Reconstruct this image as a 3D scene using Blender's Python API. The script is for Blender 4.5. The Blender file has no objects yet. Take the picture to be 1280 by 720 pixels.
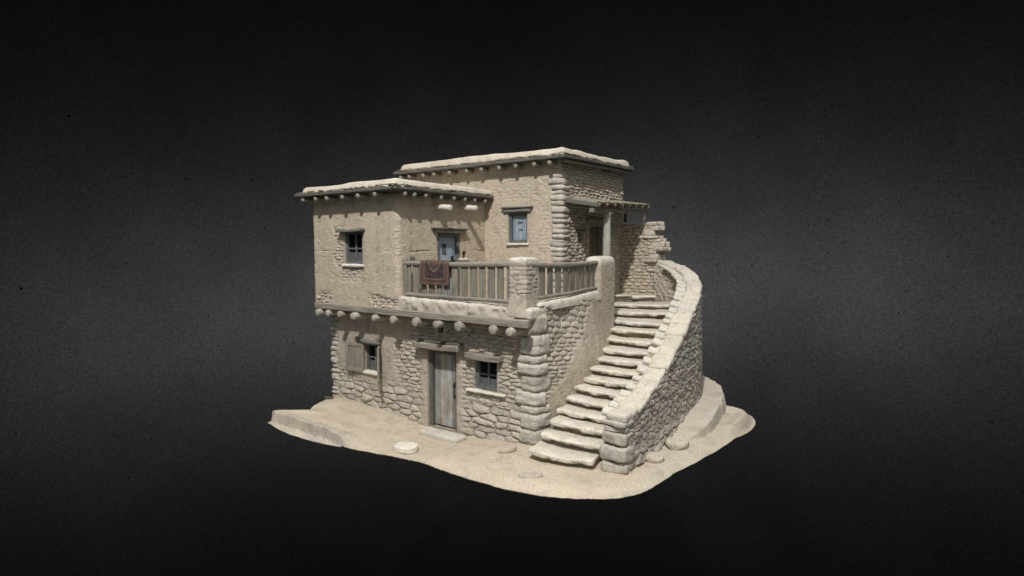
import bpy, math
import numpy as np
from mathutils import Matrix, Vector

SC = bpy.context.scene
COL = SC.collection
PI = math.pi

# ------------------------------------------------------------------ noise
def _mix(n):
    n = n & 0xffffffff
    n = ((n ^ (n >> 13)) * 1274126177) & 0xffffffff
    n = n ^ (n >> 16)
    n = ((n ^ (n >> 11)) * 668265263) & 0xffffffff
    return ((n ^ (n >> 15)) & 0xfffff) / 1048575.0

def h2(ix, iy, s=0):
    return _mix(np.asarray(ix, np.int64) * 374761393 + np.asarray(iy, np.int64) * 668265263 + s * 974634777)

def h3(ix, iy, iz, s=0):
    return _mix(np.asarray(ix, np.int64) * 374761393 + np.asarray(iy, np.int64) * 668265263
                + np.asarray(iz, np.int64) * 1103515245 + s * 974634777)

def sm(t):
    return t * t * (3 - 2 * t)

def noise3(p, s=0):
    i = np.floor(p).astype(np.int64); f = sm(p - i)
    r = 0
    for a in (0, 1):
        for b in (0, 1):
            for c in (0, 1):
                w = (f[:, 0] if a else 1 - f[:, 0]) * (f[:, 1] if b else 1 - f[:, 1]) * (f[:, 2] if c else 1 - f[:, 2])
                r = r + w * h3(i[:, 0] + a, i[:, 1] + b, i[:, 2] + c, s)
    return r * 2 - 1

def fbm(p, sc, o=3, s=0):
    r = 0; a = 1; t = 0
    for k in range(o):
        r = r + a * noise3(p * sc + 17.3 * k, s + k); t += a; a *= .5; sc *= 2.1
    return r / t

def fbm2(u, v, sc, o=3, s=0):
    p = np.stack([u, v, np.full_like(u, .37)], 1)
    return fbm(p, sc, o, s)

def step_s(a, b, x):
    return sm(np.clip((x - a) / (b - a), 0, 1))

def box_mask(a, b, a0, a1, b0, b1, soft=.15, jitter=.2, s=0):
    d = np.minimum(np.minimum(a - a0, a1 - a), np.minimum(b - b0, b1 - b))
    return step_s(-soft, soft, d + jitter * fbm2(a, b, 1.9, 3, s))

# ------------------------------------------------------------------ stone relief
def stones(u, v, w, h, s, jit=.6, warp=.08, shoulder=.62):
    u = u + warp * fbm2(u, v, 1.1, 2, s + 1)
    v = v + warp * .8 * fbm2(u, v, .8, 2, s + 2) + .012 * fbm2(u, v, 6, 2, s + 3)
    u = u + .015 * fbm2(u, v, 7, 2, s + 4)
    U = u / w; V = v / h
    j0 = np.floor(V)
    f1 = np.full_like(U, 9.); f2 = np.full_like(U, 9.); rid = np.zeros_like(U); ox = np.zeros_like(U); oy = np.zeros_like(U)
    for dj in (-1, 0, 1):
        jj = j0 + dj
        off = .5 * np.mod(jj, 2) + .5 * h2(jj, 0 * jj, s + 5)
        for di in (-1, 0, 1, 2):
            ii = np.floor(U - off) + di
            cx = ii + off + .5 + jit * (h2(ii, jj, s + 6) - .5)
            cy = jj + .5 + jit * .55 * (h2(ii, jj, s + 7) - .5)
            dx = U - cx; dy = V - cy
            sz = .82 + .36 * h2(ii, jj, s + 9)
            d = (np.abs(dx) ** 2.4 + np.abs(dy) ** 2.4) ** (1 / 2.4) / sz
            near = d < f1
            f2 = np.where(near, f1, np.minimum(f2, d))
            rid = np.where(near, h2(ii, jj, s + 8), rid)
            ox = np.where(near, dx, ox); oy = np.where(near, dy, oy)
            f1 = np.where(near, d, f1)
    e = np.clip((f2 - f1 - .03) / shoulder, 0, 1)
    prof = np.sqrt(np.clip(1 - (1 - e) ** 2, 0, 1))
    return prof, rid, ox, oy

STONE = np.array([.425, .377, .312]); COOL = np.array([.435, .412, .37]); PLAS = np.array([.475, .41, .323])
PLAS2 = np.array([.428, .376, .308]); MORT = np.array([.30, .26, .208]); PALE = np.array([.55, .515, .445])

def cracks(u, v, s, sc=5., ax=.5, ay=1.8):
    n = fbm2(u * ax, v * ay, sc, 3, s)
    g = step_s(-.1, .35, fbm2(u, v, 1.7, 2, s + 31))
    return np.clip(1 - np.abs(n) / .055, 0, 1) ** 1.5 * g

def stone_layer(u, v, w, h, s, amp=.05, **k):
    prof, rid, ox, oy = stones(u, v, w, h, s, **k)
    ht = amp * prof * (.55 + .65 * rid) + amp * .5 * (rid - .5) * ox * prof - amp * .35 * oy * prof
    ht = ht + amp * .30 * fbm2(u, v, 11, 3, s + 20) * (.4 + .6 * prof) + amp * .16 * fbm2(u, v, 34, 2, s + 23)
    ck = cracks(u, v, s + 40); ht = ht - .016 * ck * prof
    r2 = np.mod(rid * 7.31, 1)
    c = STONE[None] * (1 + .20 * (rid[:, None] - .5))
    cool = np.clip((r2 - .5) * 2, 0, 1)[:, None] * .55
    c = c * (1 - cool) + COOL[None] * (.9 + .25 * rid[:, None]) * cool
    m = step_s(.05, .55, prof)[:, None]
    c = MORT[None] * (1 - m) + c * m
    return ht, c

def plaster_layer(u, v, s, col=PLAS, lvl=.055, rough=1.):
    ht = lvl + rough * (.020 * fbm2(u, v, 1.6, 3, s) + .009 * fbm2(u, v, 9, 3, s + 4) + .0045 * fbm2(u, v, 34, 2, s + 8))
    # shallow pits and hairline scars of hand laid mud
    pit = fbm2(u * .55, v * 1.6, 8, 2, s + 12)
    ht = ht - .016 * rough * step_s(.42, .75, pit)
    ck = cracks(u, v, s + 50, 3., .8, 1.1); ht = ht - .010 * ck * rough
    c = col[None] * (1 + .13 * fbm2(u, v, 1.2, 3, s + 15)[:, None]) * (1 - .10 * step_s(.1, .5, fbm2(u * 2.6, v * .7, 1.4, 3, s + 18))[:, None]) * (1 + .10 * fbm2(u, v, 30, 2, s + 16)[:, None])
    return ht, c

def lerp(a, b, m):
    return a * (1 - m) + b * m

def quoin_layer(du, v, s, h, wa, wb, amp, z0=0.):
    """big corner stones; du = signed arc distance from the corner"""
    rr_ = np.random.default_rng(s); bb = z0 + np.concatenate([[0], np.cumsum(h * (.62 + .80 * rr_.random(60)))])
    vv = v + .05 * fbm2(du, v, 1.6, 2, s) - .10 * h * np.abs(du) / .4
    j = np.clip(np.searchsorted(bb, vv) - 1, 0, 58); hh = bb[j + 1] - bb[j]; t = (vv - bb[j]) / hh
    alt = h2(j, 0 * j, s + 1)
    wl = wa * (.72 + .5 * alt); wr = wb * (1.22 - .5 * alt)
    edge_u = np.minimum(du + wl, wr - du)
    edge_v = np.minimum(t, 1 - t) * hh
    e = np.minimum(np.clip(edge_u / .12, -1, 1), np.clip(edge_v / np.maximum(.075, h * .3), 0, 1))
    prof = np.sqrt(np.clip(1 - (1 - np.clip(e, 0, 1)) ** 2, 0, 1))
    m = step_s(-.12, .18, e)
    m = np.where(edge_u > 0, 1., 0.) * step_s(0, .1, edge_u)
    ht = amp * prof * (.6 + .6 * h2(j, 0 * j + 3, s + 2)) + amp * .30 * fbm2(du, v, 6, 4, s + 4) + .008 * fbm2(du, v, 26, 2, s + 5) - .018 * cracks(du, v, s + 60, 4.) - amp * .5 * np.clip(fbm2(du * .6, v * 1.8, 5, 2, s + 9) - .25, 0, 1)
    c = lerp(STONE[None], COOL[None], (.35 + .5 * h2(j, 0 * j + 5, s + 6))[:, None]) * (.92 + .2 * h2(j, 0 * j + 7, s + 7)[:, None])
    mm = step_s(.02, .5, prof)[:, None]
    return ht, MORT[None] * (1 - mm) + c * mm, m

# ------------------------------------------------------------------ mesh building
class MB:
    def __init__(s): s.v = []; s.f = []; s.c = []; s.n = 0
    def add(s, v, f, c=(1, 1, 1)):
        v = np.asarray(v, float); c = np.asarray(c, float)
        if c.ndim == 1: c = np.tile(c, (len(v), 1))
        s.v.append(v); s.f.append(np.asarray(f, np.int64) + s.n); s.c.append(c); s.n += len(v)
        return s
    def build(s, name, mat, parent=None, smooth=True, sharp=48, loc=None):
        v = np.concatenate(s.v); c = np.concatenate(s.c)
        if loc is not None: v = v - np.asarray(loc)
        me = bpy.data.meshes.new(name)
        q = np.concatenate([f for f in s.f])
        me.vertices.add(len(v)); me.vertices.foreach_set('co', v.astype(np.float32).ravel())
        tri = q[:, 2] == q[:, 3]
        cnt = np.where(tri, 3, 4)
        flat = q.ravel()
        if tri.any():
            keep = np.ones(q.shape, bool); keep[tri, 3] = False
            flat = q[keep]
        me.loops.add(len(flat)); me.loops.foreach_set('vertex_index', flat.astype(np.int32))
        me.polygons.add(len(q))
        me.polygons.foreach_set('loop_start', np.concatenate([[0], np.cumsum(cnt)[:-1]]).astype(np.int32))
        a = me.color_attributes.new('Col', 'FLOAT_COLOR', 'POINT')
        a.data.foreach_set('color', np.concatenate([c, np.ones((len(c), 1))], 1).astype(np.float32).ravel())
        me.update(calc_edges=True); me.validate()
        me.polygons.foreach_set('use_smooth', np.full(len(me.polygons), smooth))
        if smooth and sharp: me.set_sharp_from_angle(angle=math.radians(sharp))
        me.materials.append(mat)
        o = bpy.data.objects.new(name, me); COL.objects.link(o)
        if loc is not None: o.location = loc
        if parent is not None: attach(o, parent)
        return o

def attach(o, p):
    o.parent = p
    t = Vector((0, 0, 0)); q = p
    while q is not None:
        t = t + q.location; q = q.parent
    o.matrix_parent_inverse = Matrix.Translation(-t) if p.parent is None else (Matrix.Translation(-p.location) if p.location.length else Matrix())

def tag(o, label=None, cat=None, group=None, kind=None):
    if label: o['label'] = label
    if cat: o['category'] = cat
    if group: o['group'] = group
    if kind: o['kind'] = kind
    return o

def empty(name, loc, label, cat, group=None):
    o = bpy.data.objects.new(name, None); COL.objects.link(o); o.location = loc; o.empty_display_size = .3
    return tag(o, label, cat, group)

def grid_faces(nu, nv, closed_u=False, closed_v=False):
    I = np.arange(nu if closed_u else nu - 1); J = np.arange(nv if closed_v else nv - 1)
    i, j = np.meshgrid(I, J, indexing='ij'); i = i.ravel(); j = j.ravel(); i2 = (i + 1) % nu; j2 = (j + 1) % nv
    return np.stack([i * nv + j, i2 * nv + j, i2 * nv + j2, i * nv + j2], 1)

def rbox(size, r, res, amp=0., sc=2., seed=0, fine=0.):
    """rounded, slightly irregular block centred on the origin: verts, quads"""
    sx, sy, sz = [x / 2 for x in size]
    n = [max(2, int(math.ceil(x / res))) for x in size]
    r = min(r, sx * .98, sy * .98, sz * .98)
    V = []; F = []; base = 0
    half = (sx, sy, sz)
    for ax in range(3):
        b, c = [(1, 2), (2, 0), (0, 1)][ax]
        tb = np.linspace(-1, 1, n[b] + 1); tc = np.linspace(-1, 1, n[c] + 1)
        def dens(t, hlf, k):   # put samples inside the rounded rim
            q = np.clip(r / hlf, 0, 1)
            extra = 1 - q * (1 - np.array([.25, .5, .75, 1.]) if True else 0)
            t = np.unique(np.round(np.concatenate([t, extra, -extra, [1 - q, q - 1]]), 5))
            return t
        tb = dens(tb, half[b], 0); tc = dens(tc, half[c], 0)
        gb, gc = np.meshgrid(tb, tc, indexing='ij')
        for sg in (-1, 1):
            p = np.zeros((gb.size, 3)); p[:, ax] = sg * half[ax]; p[:, b] = gb.ravel() * half[b]; p[:, c] = gc.ravel() * half[c]
            f = grid_faces(len(tb), len(tc))
            if sg < 0: f = f[:, ::-1]
            V.append(p); F.append(f + base); base += len(p)
    p = np.concatenate(V); f = np.concatenate(F)
    key = np.round(p * 20000).astype(np.int64)
    _, idx, inv = np.unique(key, axis=0, return_index=True, return_inverse=True)
    inv = inv.ravel(); p = p[idx]; f = inv[f]
    inner = np.clip(p, [-sx + r, -sy + r, -sz + r], [sx - r, sy - r, sz - r])
    d = p - inner; L = np.linalg.norm(d, axis=1, keepdims=True); d = d / np.maximum(L, 1e-9)
    q = inner + r * d
    if amp:
        q = q + d * (amp * fbm(q + seed * 3.71, sc, 3, seed))[:, None]
    if fine:
        q = q + d * (fine * fbm(q + seed * 1.3, 14, 2, seed + 5))[:, None]
    return q, f

def xf(p, o, rz=0., rx=0., ry=0.):
    m = Matrix.Translation(o) @ Matrix.Rotation(rz, 4, 'Z') @ Matrix.Rotation(ry, 4, 'Y') @ Matrix.Rotation(rx, 4, 'X')
    m = np.array(m)
    return p @ m[:3, :3].T + m[:3, 3]

def block(mb, c, size, r=.03, res=.06, amp=.01, sc=2., seed=0, rz=0., rx=0., ry=0., col=(1, 1, 1), fine=0.):
    p, f = rbox(size, r, res, amp, sc, seed, fine)
    mb.add(xf(p, c, rz, rx, ry), f, col)
    return mb

def bx(c, size, r=.012, **k):
    return block(MB(), c, size, r=r, **k)

def log(mb, p0, p1, r0, r1=None, seed=0, amp=.012, nseg=18, col=(1, 1, 1), sag=0., nl=None):
    p0 = np.array(p0, float); p1 = np.array(p1, float); r1 = r0 if r1 is None else r1
    L = np.linalg.norm(p1 - p0); t = (p1 - p0) / L
    a = np.cross(t, [0, 0, 1.]); a = a / np.linalg.norm(a) if np.linalg.norm(a) > .1 else np.array([1., 0, 0])
    b = np.cross(a, t)
    nl = nl or max(8, int(L / .06))
    s = np.linspace(0, 1, nl)
    s = np.concatenate([[0, 0, 0], s[1:-1], [1, 1, 1]])
    rr = r0 + (r1 - r0) * s
    rr[0] *= .02; rr[1] *= .62; rr[2] *= .95; rr[-1] *= .02; rr[-2] *= .62; rr[-3] *= .95
    ext = np.zeros_like(s); ext[0] = -.018; ext[1] = -.014; ext[-1] = .018; ext[-2] = .014
    th = np.linspace(0, 2 * PI, nseg, endpoint=False)
    S, T = np.meshgrid(np.arange(len(s)), th, indexing='ij'); S = S.ravel(); T = T.ravel()
    c = p0 + np.outer(s[S] * L + ext[S], t) + np.outer(-sag * 4 * s[S] * (1 - s[S]), [0, 0, 1])
    d = np.outer(np.cos(T), a) + np.outer(np.sin(T), b)
    q = c + d * rr[S][:, None]
    q = q + d * (amp * fbm(q * np.array([1, 1, 1]) + seed * 2.17, 7, 2, seed))[:, None]
    mb.add(q, grid_faces(len(s), nseg, False, True), col)
    return mb

# ------------------------------------------------------------------ paths and wall shells
class Path:
    def __init__(s, pts, closed=True, rad=.08):
        pts = np.array(pts, float); n = len(pts)
        out = []
        for i in range(n):
            if not closed and i in (0, n - 1):
                out.append(pts[i]); continue
            a = pts[i - 1] - pts[i]; b = pts[(i + 1) % n] - pts[i]
            la = np.linalg.norm(a); lb = np.linalg.norm(b); k = min(rad, la * .45, lb * .45)
            A = pts[i] + a / la * k; B = pts[i] + b / lb * k
            for t in np.linspace(0, 1, 7):
                out.append((1 - t) ** 2 * A + 2 * t * (1 - t) * pts[i] + t * t * B)
        p = np.array(out)
        if closed: p = np.concatenate([p, p[:1]])
        d = np.linalg.norm(np.diff(p, axis=0), axis=1); keep = np.concatenate([[True], d > 1e-6]); p = p[keep]
        s.s = np.concatenate([[0], np.cumsum(np.linalg.norm(np.diff(p, axis=0), axis=1))]); s.p = p; s.L = s.s[-1]; s.closed = closed
    def at(s, u):
        x = np.interp(u, s.s, s.p[:, 0]); y = np.interp(u, s.s, s.p[:, 1])
        e = .03
        if s.closed:
            u0 = np.mod(u - e, s.L); u1 = np.mod(u + e, s.L)
        else:
            u0 = np.clip(u - e, 0, s.L); u1 = np.clip(u + e, 0, s.L)
        tx = np.interp(u1, s.s, s.p[:, 0]) - np.interp(u0, s.s, s.p[:, 0]); ty = np.interp(u1, s.s, s.p[:, 1]) - np.interp(u0, s.s, s.p[:, 1])
        l = np.hypot(tx, ty); return np.stack([x, y], 1), np.stack([ty / l, -tx / l], 1)
    def near(s, x, y):
        u = np.linspace(0, s.L, 4000); p, _ = s.at(u); return u[np.argmin(np.hypot(p[:, 0] - x, p[:, 1] - y))]

def wall_shell(name, path, z0, z1, relief, mat, parent, dense, res=.017, coarse=.09, openings=(), extra=None, top=True, more=None, zmap=None):
    """one closed masonry shell standing on a plan path; openings = (u0,u1,z0,z1,depth) become real recesses"""
    us = [0.]; u = 0.
    while u < path.L - 1e-6:
        d = res if any(a <= u <= b for a, b in dense) else coarse
        u = min(u + d, path.L); us.append(u)
    us = np.array(us[:-1]) if path.closed else np.array(us)
    vs = np.linspace(z0, z1, int((z1 - z0) / res) + 1)
    for a, b, c, d, dep in openings:
        for arr_name, lo, hi in (('u', a, b), ('v', c, d)):
            arr = us if arr_name == 'u' else vs
            for e in (lo, hi):
                arr = arr[np.abs(arr - e) > .008]
                arr = np.sort(np.concatenate([arr, [e - .004, e + .004]]))
            if arr_name == 'u': us = arr
            else: vs = arr
    nu, nv = len(us), len(vs)
    U = np.repeat(us, nv); V = np.tile(vs, nu)
    p, nrm = path.at(U)
    ht, col = relief(U, V, p[:, 0], p[:, 1])
    for a, b, c, d, dep in openings:
        ins = (U > a) & (U < b) & (V > c) & (V < d)
        ht = np.where(ins, -dep, ht)
        # plaster dressed round the opening so the frame sits on an even edge
        dd = np.maximum(np.maximum(a - U, U - b), np.maximum(c - V, V - d))
        rim = (1 - step_s(.01, .10, dd)) * ~ins
        ht = np.where(ins, ht, lerp(ht, .045 + .010 * fbm2(U, V, 8, 2, 77), rim))
    if extra is not None: ht = ht + extra(U, V, p[:, 0], p[:, 1])
    P = np.stack([p[:, 0] + nrm[:, 0] * ht, p[:, 1] + nrm[:, 1] * ht, V if zmap is None else zmap(U, V)], 1)
    mb = MB().add(P, grid_faces(nu, nv, path.closed), col)
    if top and path.closed:
        cen = P.reshape(nu, nv, 3)[:, -1].mean(0)
        tv = np.concatenate([P.reshape(nu, nv, 3)[:, -1], cen[None]])
        i = np.arange(nu); f = np.stack([i, (i + 1) % nu, np.full(nu, nu), np.full(nu, nu)], 1)
        mb.add(tv, f, col.reshape(nu, nv, 3)[:, -1].mean(0))
    if more: more(mb)
    return mb.build(name, mat, parent)

# ------------------------------------------------------------------ materials
def new_mat(name):
    m = bpy.data.materials.new(name); m.use_nodes = True
    nt = m.node_tree; b = nt.nodes['Principled BSDF']
    b.inputs['Specular IOR Level'].default_value = .25
    return m, nt, b

def N(nt, t, **k):
    n = nt.nodes.new(t)
    for a, v in k.items(): setattr(n, a, v)
    return n

def noise_node(nt, vec, scale, detail=6, rough=.6):
    n = N(nt, 'ShaderNodeTexNoise'); n.inputs['Scale'].default_value = scale; n.inputs['Detail'].default_value = detail
    n.inputs['Roughness'].default_value = rough
    nt.links.new(vec, n.inputs['Vector']); return n.outputs['Fac']

def ramp(nt, fac, stops):
    r = N(nt, 'ShaderNodeValToRGB'); e = r.color_ramp.elements
    while len(e) < len(stops): e.new(.5)
    for x, (pos, c) in zip(e, stops):
        x.position = pos; x.color = (c, c, c, 1) if isinstance(c, (int, float)) else (*c, 1)
    nt.links.new(fac, r.inputs['Fac']); return r.outputs['Color']

def mul(nt, a, b, fac=1., mode='MULTIPLY'):
    m = N(nt, 'ShaderNodeMix', data_type='RGBA', blend_type=mode); m.inputs[0].default_value = fac
    nt.links.new(a, m.inputs[6]); nt.links.new(b, m.inputs[7]); return m.outputs[2]

def earth(name, tint=(1, 1, 1), coarse=5., fine=60., bump=.35, dist=.012, speck=True, attr=True):
    m, nt, b = new_mat(name); b.inputs['Roughness'].default_value = .95; b.inputs['Specular IOR Level'].default_value = .12
    vec = N(nt, 'ShaderNodeTexCoord').outputs['Object']
    if attr:
        at = N(nt, 'ShaderNodeAttribute'); at.attribute_name = 'Col'; c = at.outputs['Color']
    else:
        c = N(nt, 'ShaderNodeRGB').outputs[0]; c.default_value = (1, 1, 1, 1)
    t = N(nt, 'ShaderNodeRGB').outputs[0]; t.default_value = (*tint, 1)
    c = mul(nt, c, t)
    c = mul(nt, c, ramp(nt, noise_node(nt, vec, coarse, 8, .65), [(.28, (.74, .73, .72)), (.5, (1, 1, 1)), (.74, (1.0, .985, .95))]))
    c = mul(nt, c, ramp(nt, noise_node(nt, vec, fine, 4, .7), [(.30, .60), (.5, 1.), (.70, 1.12)]))
    if speck:
        v = N(nt, 'ShaderNodeTexVoronoi'); v.inputs['Scale'].default_value = 26; nt.links.new(vec, v.inputs['Vector'])
        c = mul(nt, c, ramp(nt, v.outputs['Distance'], [(.05, .62), (.16, 1.)]))
    nt.links.new(c, b.inputs['Base Color'])
    bp = N(nt, 'ShaderNodeBump'); bp.inputs['Strength'].default_value = bump; bp.inputs['Distance'].default_value = dist
    hh = N(nt, 'ShaderNodeMath', operation='ADD')
    nt.links.new(noise_node(nt, vec, fine * .55, 6, .7), hh.inputs[0]); nt.links.new(noise_node(nt, vec, coarse * 3, 5, .6), hh.inputs[1])
    nt.links.new(hh.outputs[0], bp.inputs['Height']); nt.links.new(bp.outputs[0], b.inputs['Normal'])
    return m

def wood(name, base, dark, axis='X', worn=None, rough=.85):
    m, nt, b = new_mat(name); b.inputs['Roughness'].default_value = rough
    tc = N(nt, 'ShaderNodeTexCoord').outputs['Object']
    mp = N(nt, 'ShaderNodeMapping'); s = [26., 26., 26.]; s['XYZ'.index(axis)] = 1.6
    mp.inputs['Scale'].default_value = s; nt.links.new(tc, mp.inputs['Vector'])
    g = noise_node(nt, mp.outputs[0], 1., 8, .7)
    c = ramp(nt, g, [(.34, dark), (.5, base), (.68, tuple(min(1, x * 1.28) for x in base))])
    if worn is not None:
        w = ramp(nt, noise_node(nt, tc, 2.3, 5, .6), [(.42, 0.), (.62, 1.)])
        mx = N(nt, 'ShaderNodeMix', data_type='RGBA'); nt.links.new(w, mx.inputs[0]); nt.links.new(c, mx.inputs[6])
        wc = mul(nt, c, N(nt, 'ShaderNodeRGB').outputs[0], 1.)
        rgb = [n for n in nt.nodes if n.type == 'RGB'][-1]; rgb.outputs[0].default_value = (*worn, 1)
        wc = mul(nt, rgb.outputs[0], ramp(nt, g, [(.3, .6), (.6, 1.1)]))
        nt.links.new(wc, mx.inputs[7]); c = mx.outputs[2]
    at = N(nt, 'ShaderNodeAttribute'); at.attribute_name = 'Col'
    c = mul(nt, c, at.outputs['Color'])
    nt.links.new(c, b.inputs['Base Color'])
    bp = N(nt, 'ShaderNodeBump'); bp.inputs['Strength'].default_value = .5; bp.inputs['Distance'].default_value = .01
    nt.links.new(g, bp.inputs['Height']); nt.links.new(bp.outputs[0], b.inputs['Normal'])
    return m

M = {}
M['wall'] = earth('stone_and_mud', fine=30., bump=.55, dist=.016)
M['mud'] = earth('pale_roof_mud', coarse=4., fine=34., bump=.25, speck=False)
M['sand'] = earth('sandy_earth', coarse=2.2, fine=30., bump=.5)
M['rock'] = earth('loose_rock', coarse=6., fine=28., bump=.5, dist=.016)
GREY = (.205, .188, .158); GDARK = (.085, .077, .064)
for ax in 'XYZ':
    M['wood' + ax] = wood('grey_timber_' + ax.lower(), GREY, GDARK, ax)
    M['dark' + ax] = wood('dark_timber_' + ax.lower(), (.115, .11, .10), (.045, .043, .04), ax)
    M['pale' + ax] = wood('bleached_timber_' + ax.lower(), (.33, .315, .28), (.16, .15, .13), ax)
M['endgrain'] = earth('sawn_log_ends', coarse=9., fine=60., bump=.3)
M['blue'] = wood('faded_blue_paint', (.22, .28, .34), (.13, .175, .215), 'Z', worn=(.29, .345, .385))
M['bluegrey'] = wood('blue_grey_frame', (.125, .13, .13), (.058, .062, .065), 'Z')
M['door'] = wood('weathered_door_planks', (.245, .212, .175), (.11, .094, .078), 'Z', worn=(.33, .335, .33))
M['shutter'] = wood('olive_grey_shutter', (.235, .215, .175), (.13, .118, .095), 'Z')
m, nt, b = new_mat('dark_glass'); b.inputs['Base Color'].default_value = (.012, .014, .018, 1); b.inputs['Roughness'].default_value = .25; M['glass_and_shade'] = m  # near-black glass, also used as painted shade inside two wall holes
m, nt, b = new_mat('black_iron'); b.inputs['Base Color'].default_value = (.025, .025, .027, 1); b.inputs['Roughness'].default_value = .6; b.inputs['Metallic'].default_value = .5; M['iron'] = m
m, nt, b = new_mat('woven_wool'); b.inputs['Roughness'].default_value = 1.; b.inputs['Specular IOR Level'].default_value = .05
at = N(nt, 'ShaderNodeAttribute'); at.attribute_name = 'Col'
vec = N(nt, 'ShaderNodeTexCoord').outputs['Object']
nt.links.new(mul(nt, at.outputs['Color'], ramp(nt, noise_node(nt, vec, 55, 4, .7), [(.3, .6), (.6, 1.15)])), b.inputs['Base Color']); M['rug'] = m

# ------------------------------------------------------------------ THE HOUSE
HO = (-3.6, 3.6, 0.)
house = empty('adobe_house', HO, 'two storey stone and mud house with flat pale roofs, blue door and timber balcony', 'house')

# ---- ground floor masonry
gp = Path([(-7.2, 7.4), (-7.2, 0), (0, 0), (.22, .8), (.40, 1.7), (.42, 2.6), (.30, 3.4), (.08, 4.15), (-.35, 4.75), (-1.0, 5.2), (-1.3, 7.4)], True, .07)
gfl = gp.near(-7.2, 0); gfr = gp.near(0, 0)
FX = lambda x: gfl + (x + 7.2) * (gfr - gfl) / 7.2     # X on the front face -> arc length
def ground_relief(U, V, x, y):
    ht, c = stone_layer(U, V, .36, .105, 11, .050, jit=.66, warp=.10)
    ss, cs_ = stone_layer(U, V + .10 * (U - gfr), .34, .10, 14, .052, jit=.55); sd_ = U > gfr + .1
    ht = np.where(sd_, ss, ht); c = np.where(sd_[:, None], cs_, c)
    h2_, c2 = stone_layer(U, V, .46, .165, 12, .066, jit=.7, warp=.12)                      # larger boulders low down
    big = step_s(.95, .45, V + .2 * fbm2(U, V, 1.3, 2, 3)) * step_s(gfl, gfl + .6, U) * step_s(gfr + .1, gfr - .3, U)
    ht = lerp(ht, h2_, big); c = lerp(c, c2, big[:, None])
    ph, pc = plaster_layer(U, V, 40, PLAS2, .062)
    front = (U > gfl - .3) & (U < gfr)
    m = box_mask(x, V, -6.95, -4.45, .85, 2.75, .16, .40, 5) * front
    m = np.maximum(m, box_mask(x, V, -7.1, -3.9, 2.05, 3.0, .12, .25, 6) * front)
    m = np.maximum(m, box_mask(x, V, -3.55, -2.12, -.4, 1.95, .06, .10, 7) * front * .9)
    side = U > gfr
    line = y - (.42 + 1.12 * (V - 1.0)) + .35 * fbm2(y, V, 1.6, 3, 8)
    ms = step_s(-.12, .12, line) * side * step_s(.2, .5, y)
    m = np.maximum(m, ms)
    ph2, pc2 = plaster_layer(U, V, 45, PLAS2 * np.array([1.0, .985, .97]), .05)
    ph = np.where(side, ph2, ph); pc = np.where(side[:, None], pc2, pc)
    ht = lerp(ht, np.maximum(ph, ht * .30 + .03), m); c = lerp(c, pc, m[:, None])
    qh, qc, qm = quoin_layer(U - gfr, V, 21, .29, .46, .44, .105, -.40)
    qm = qm * step_s(2.82, 2.70, V)
    ht = lerp(ht, qh, qm); c = lerp(c, qc, qm[:, None])
    qh, qc, qm = quoin_layer(U - gfl, V, 23, .17, .3, .30, .09, -.3)
    ht = lerp(ht, qh, qm); c = lerp(c, qc, qm[:, None])
    return ht, c
def ground_batter(U, V, x, y):
    side = step_s(gfr + .2, gfr + 1.2, U)
    return side * (-.30 * step_s(1.4, 3.0, V)) - .035 * (V - 1.4) / 1.4 * (U < gfr) * 0
wall_shell('ground_floor_wall', gp, -.5, 2.93, ground_relief, M['wall'], house, [(gfl - .5, gfr + 6.0)], .016,
           openings=[(FX(-5.76), FX(-5.10), .98, 1.80, .16), (FX(-3.30), FX(-2.31), -.5, 1.87, .24), (FX(-1.72), FX(-1.03), 1.03, 1.81, .14),
                     (FX(-2.94), FX(-2.74), 2.33, 2.52, .22)], extra=ground_batter, zmap=lambda U, V: V + .25 * step_s(gfr - .10, gfr - .04, U) * step_s(gfr + 4.6, gfr + 4.2, U) * step_s(2.2, 2.93, V))

# ---- upper left wing
wp = Path([(-7.5, 3.7), (-7.5, -.35), (-4.02, -.35), (-4.02, 3.7)], True, .10)
wfl = wp.near(-7.5, -.35); wfr = wp.near(-4.02, -.35)
WX = lambda x: wfl + (x + 7.5) * (wfr - wfl) / 3.48
WY = lambda y: wfr + (y + .35)
def wing_relief(U, V, x, y):
    ht, c = plaster_layer(U, V, 60, PLAS, .05, .75)
    sh, sc_ = stone_layer(U, V, .26, .085, 61, .045)
    g = fbm2(U, V, 2.2, 3, 62)
    d = np.abs(U - wfr)
    m = .85 * step_s(.0, .25, .13 - d + .16 * g) * step_s(3.75, 4.1, V) * step_s(5.65, 5.3, V)      # worn corner
    m = np.maximum(m, box_mask(x, V, -7.4, -6.75, 2.8, 3.22, .07, .18, 63) * (U < wfr))
    m = np.maximum(m, box_mask(x, V, -5.0, -4.0, 2.8, 3.12, .06, .22, 64) * (U < wfr))
    m = np.maximum(m, .8 * box_mask(x, V, -6.55, -6.1, 3.9, 5.1, .08, .22, 65) * (U < wfr))
    m = np.maximum(m, .55 * box_mask(x, V, -6.3, -5.3, 3.55, 3.95, .08, .2, 66) * (U < wfr))
    # a scar line where two lifts of plaster meet
    ln = np.abs(V - (4.42 + .05 * fbm2(U, V, 1.5, 2, 67)))
    ht = ht - .028 * (1 - step_s(.0, .03, ln)) * step_s(-.3, .35, fbm2(U, V, 2.6, 2, 68))
    ht = lerp(ht, sh, m); c = lerp(c, sc_ * .5 + PLAS * .5, m[:, None])
    return ht, c
wall_shell('upper_wing_wall', wp, 2.86, 6.02, wing_relief, M['wall'], house, [(wfl - .5, wfr + 4.0)], .018,
           openings=[(WX(-6.10), WX(-5.34), 4.05, 4.95, .12), (WY(1.12), WY(2.12), 2.88, 4.92, .14), (WY(2.22), WY(2.42), 4.20, 4.40, .18)])

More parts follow.
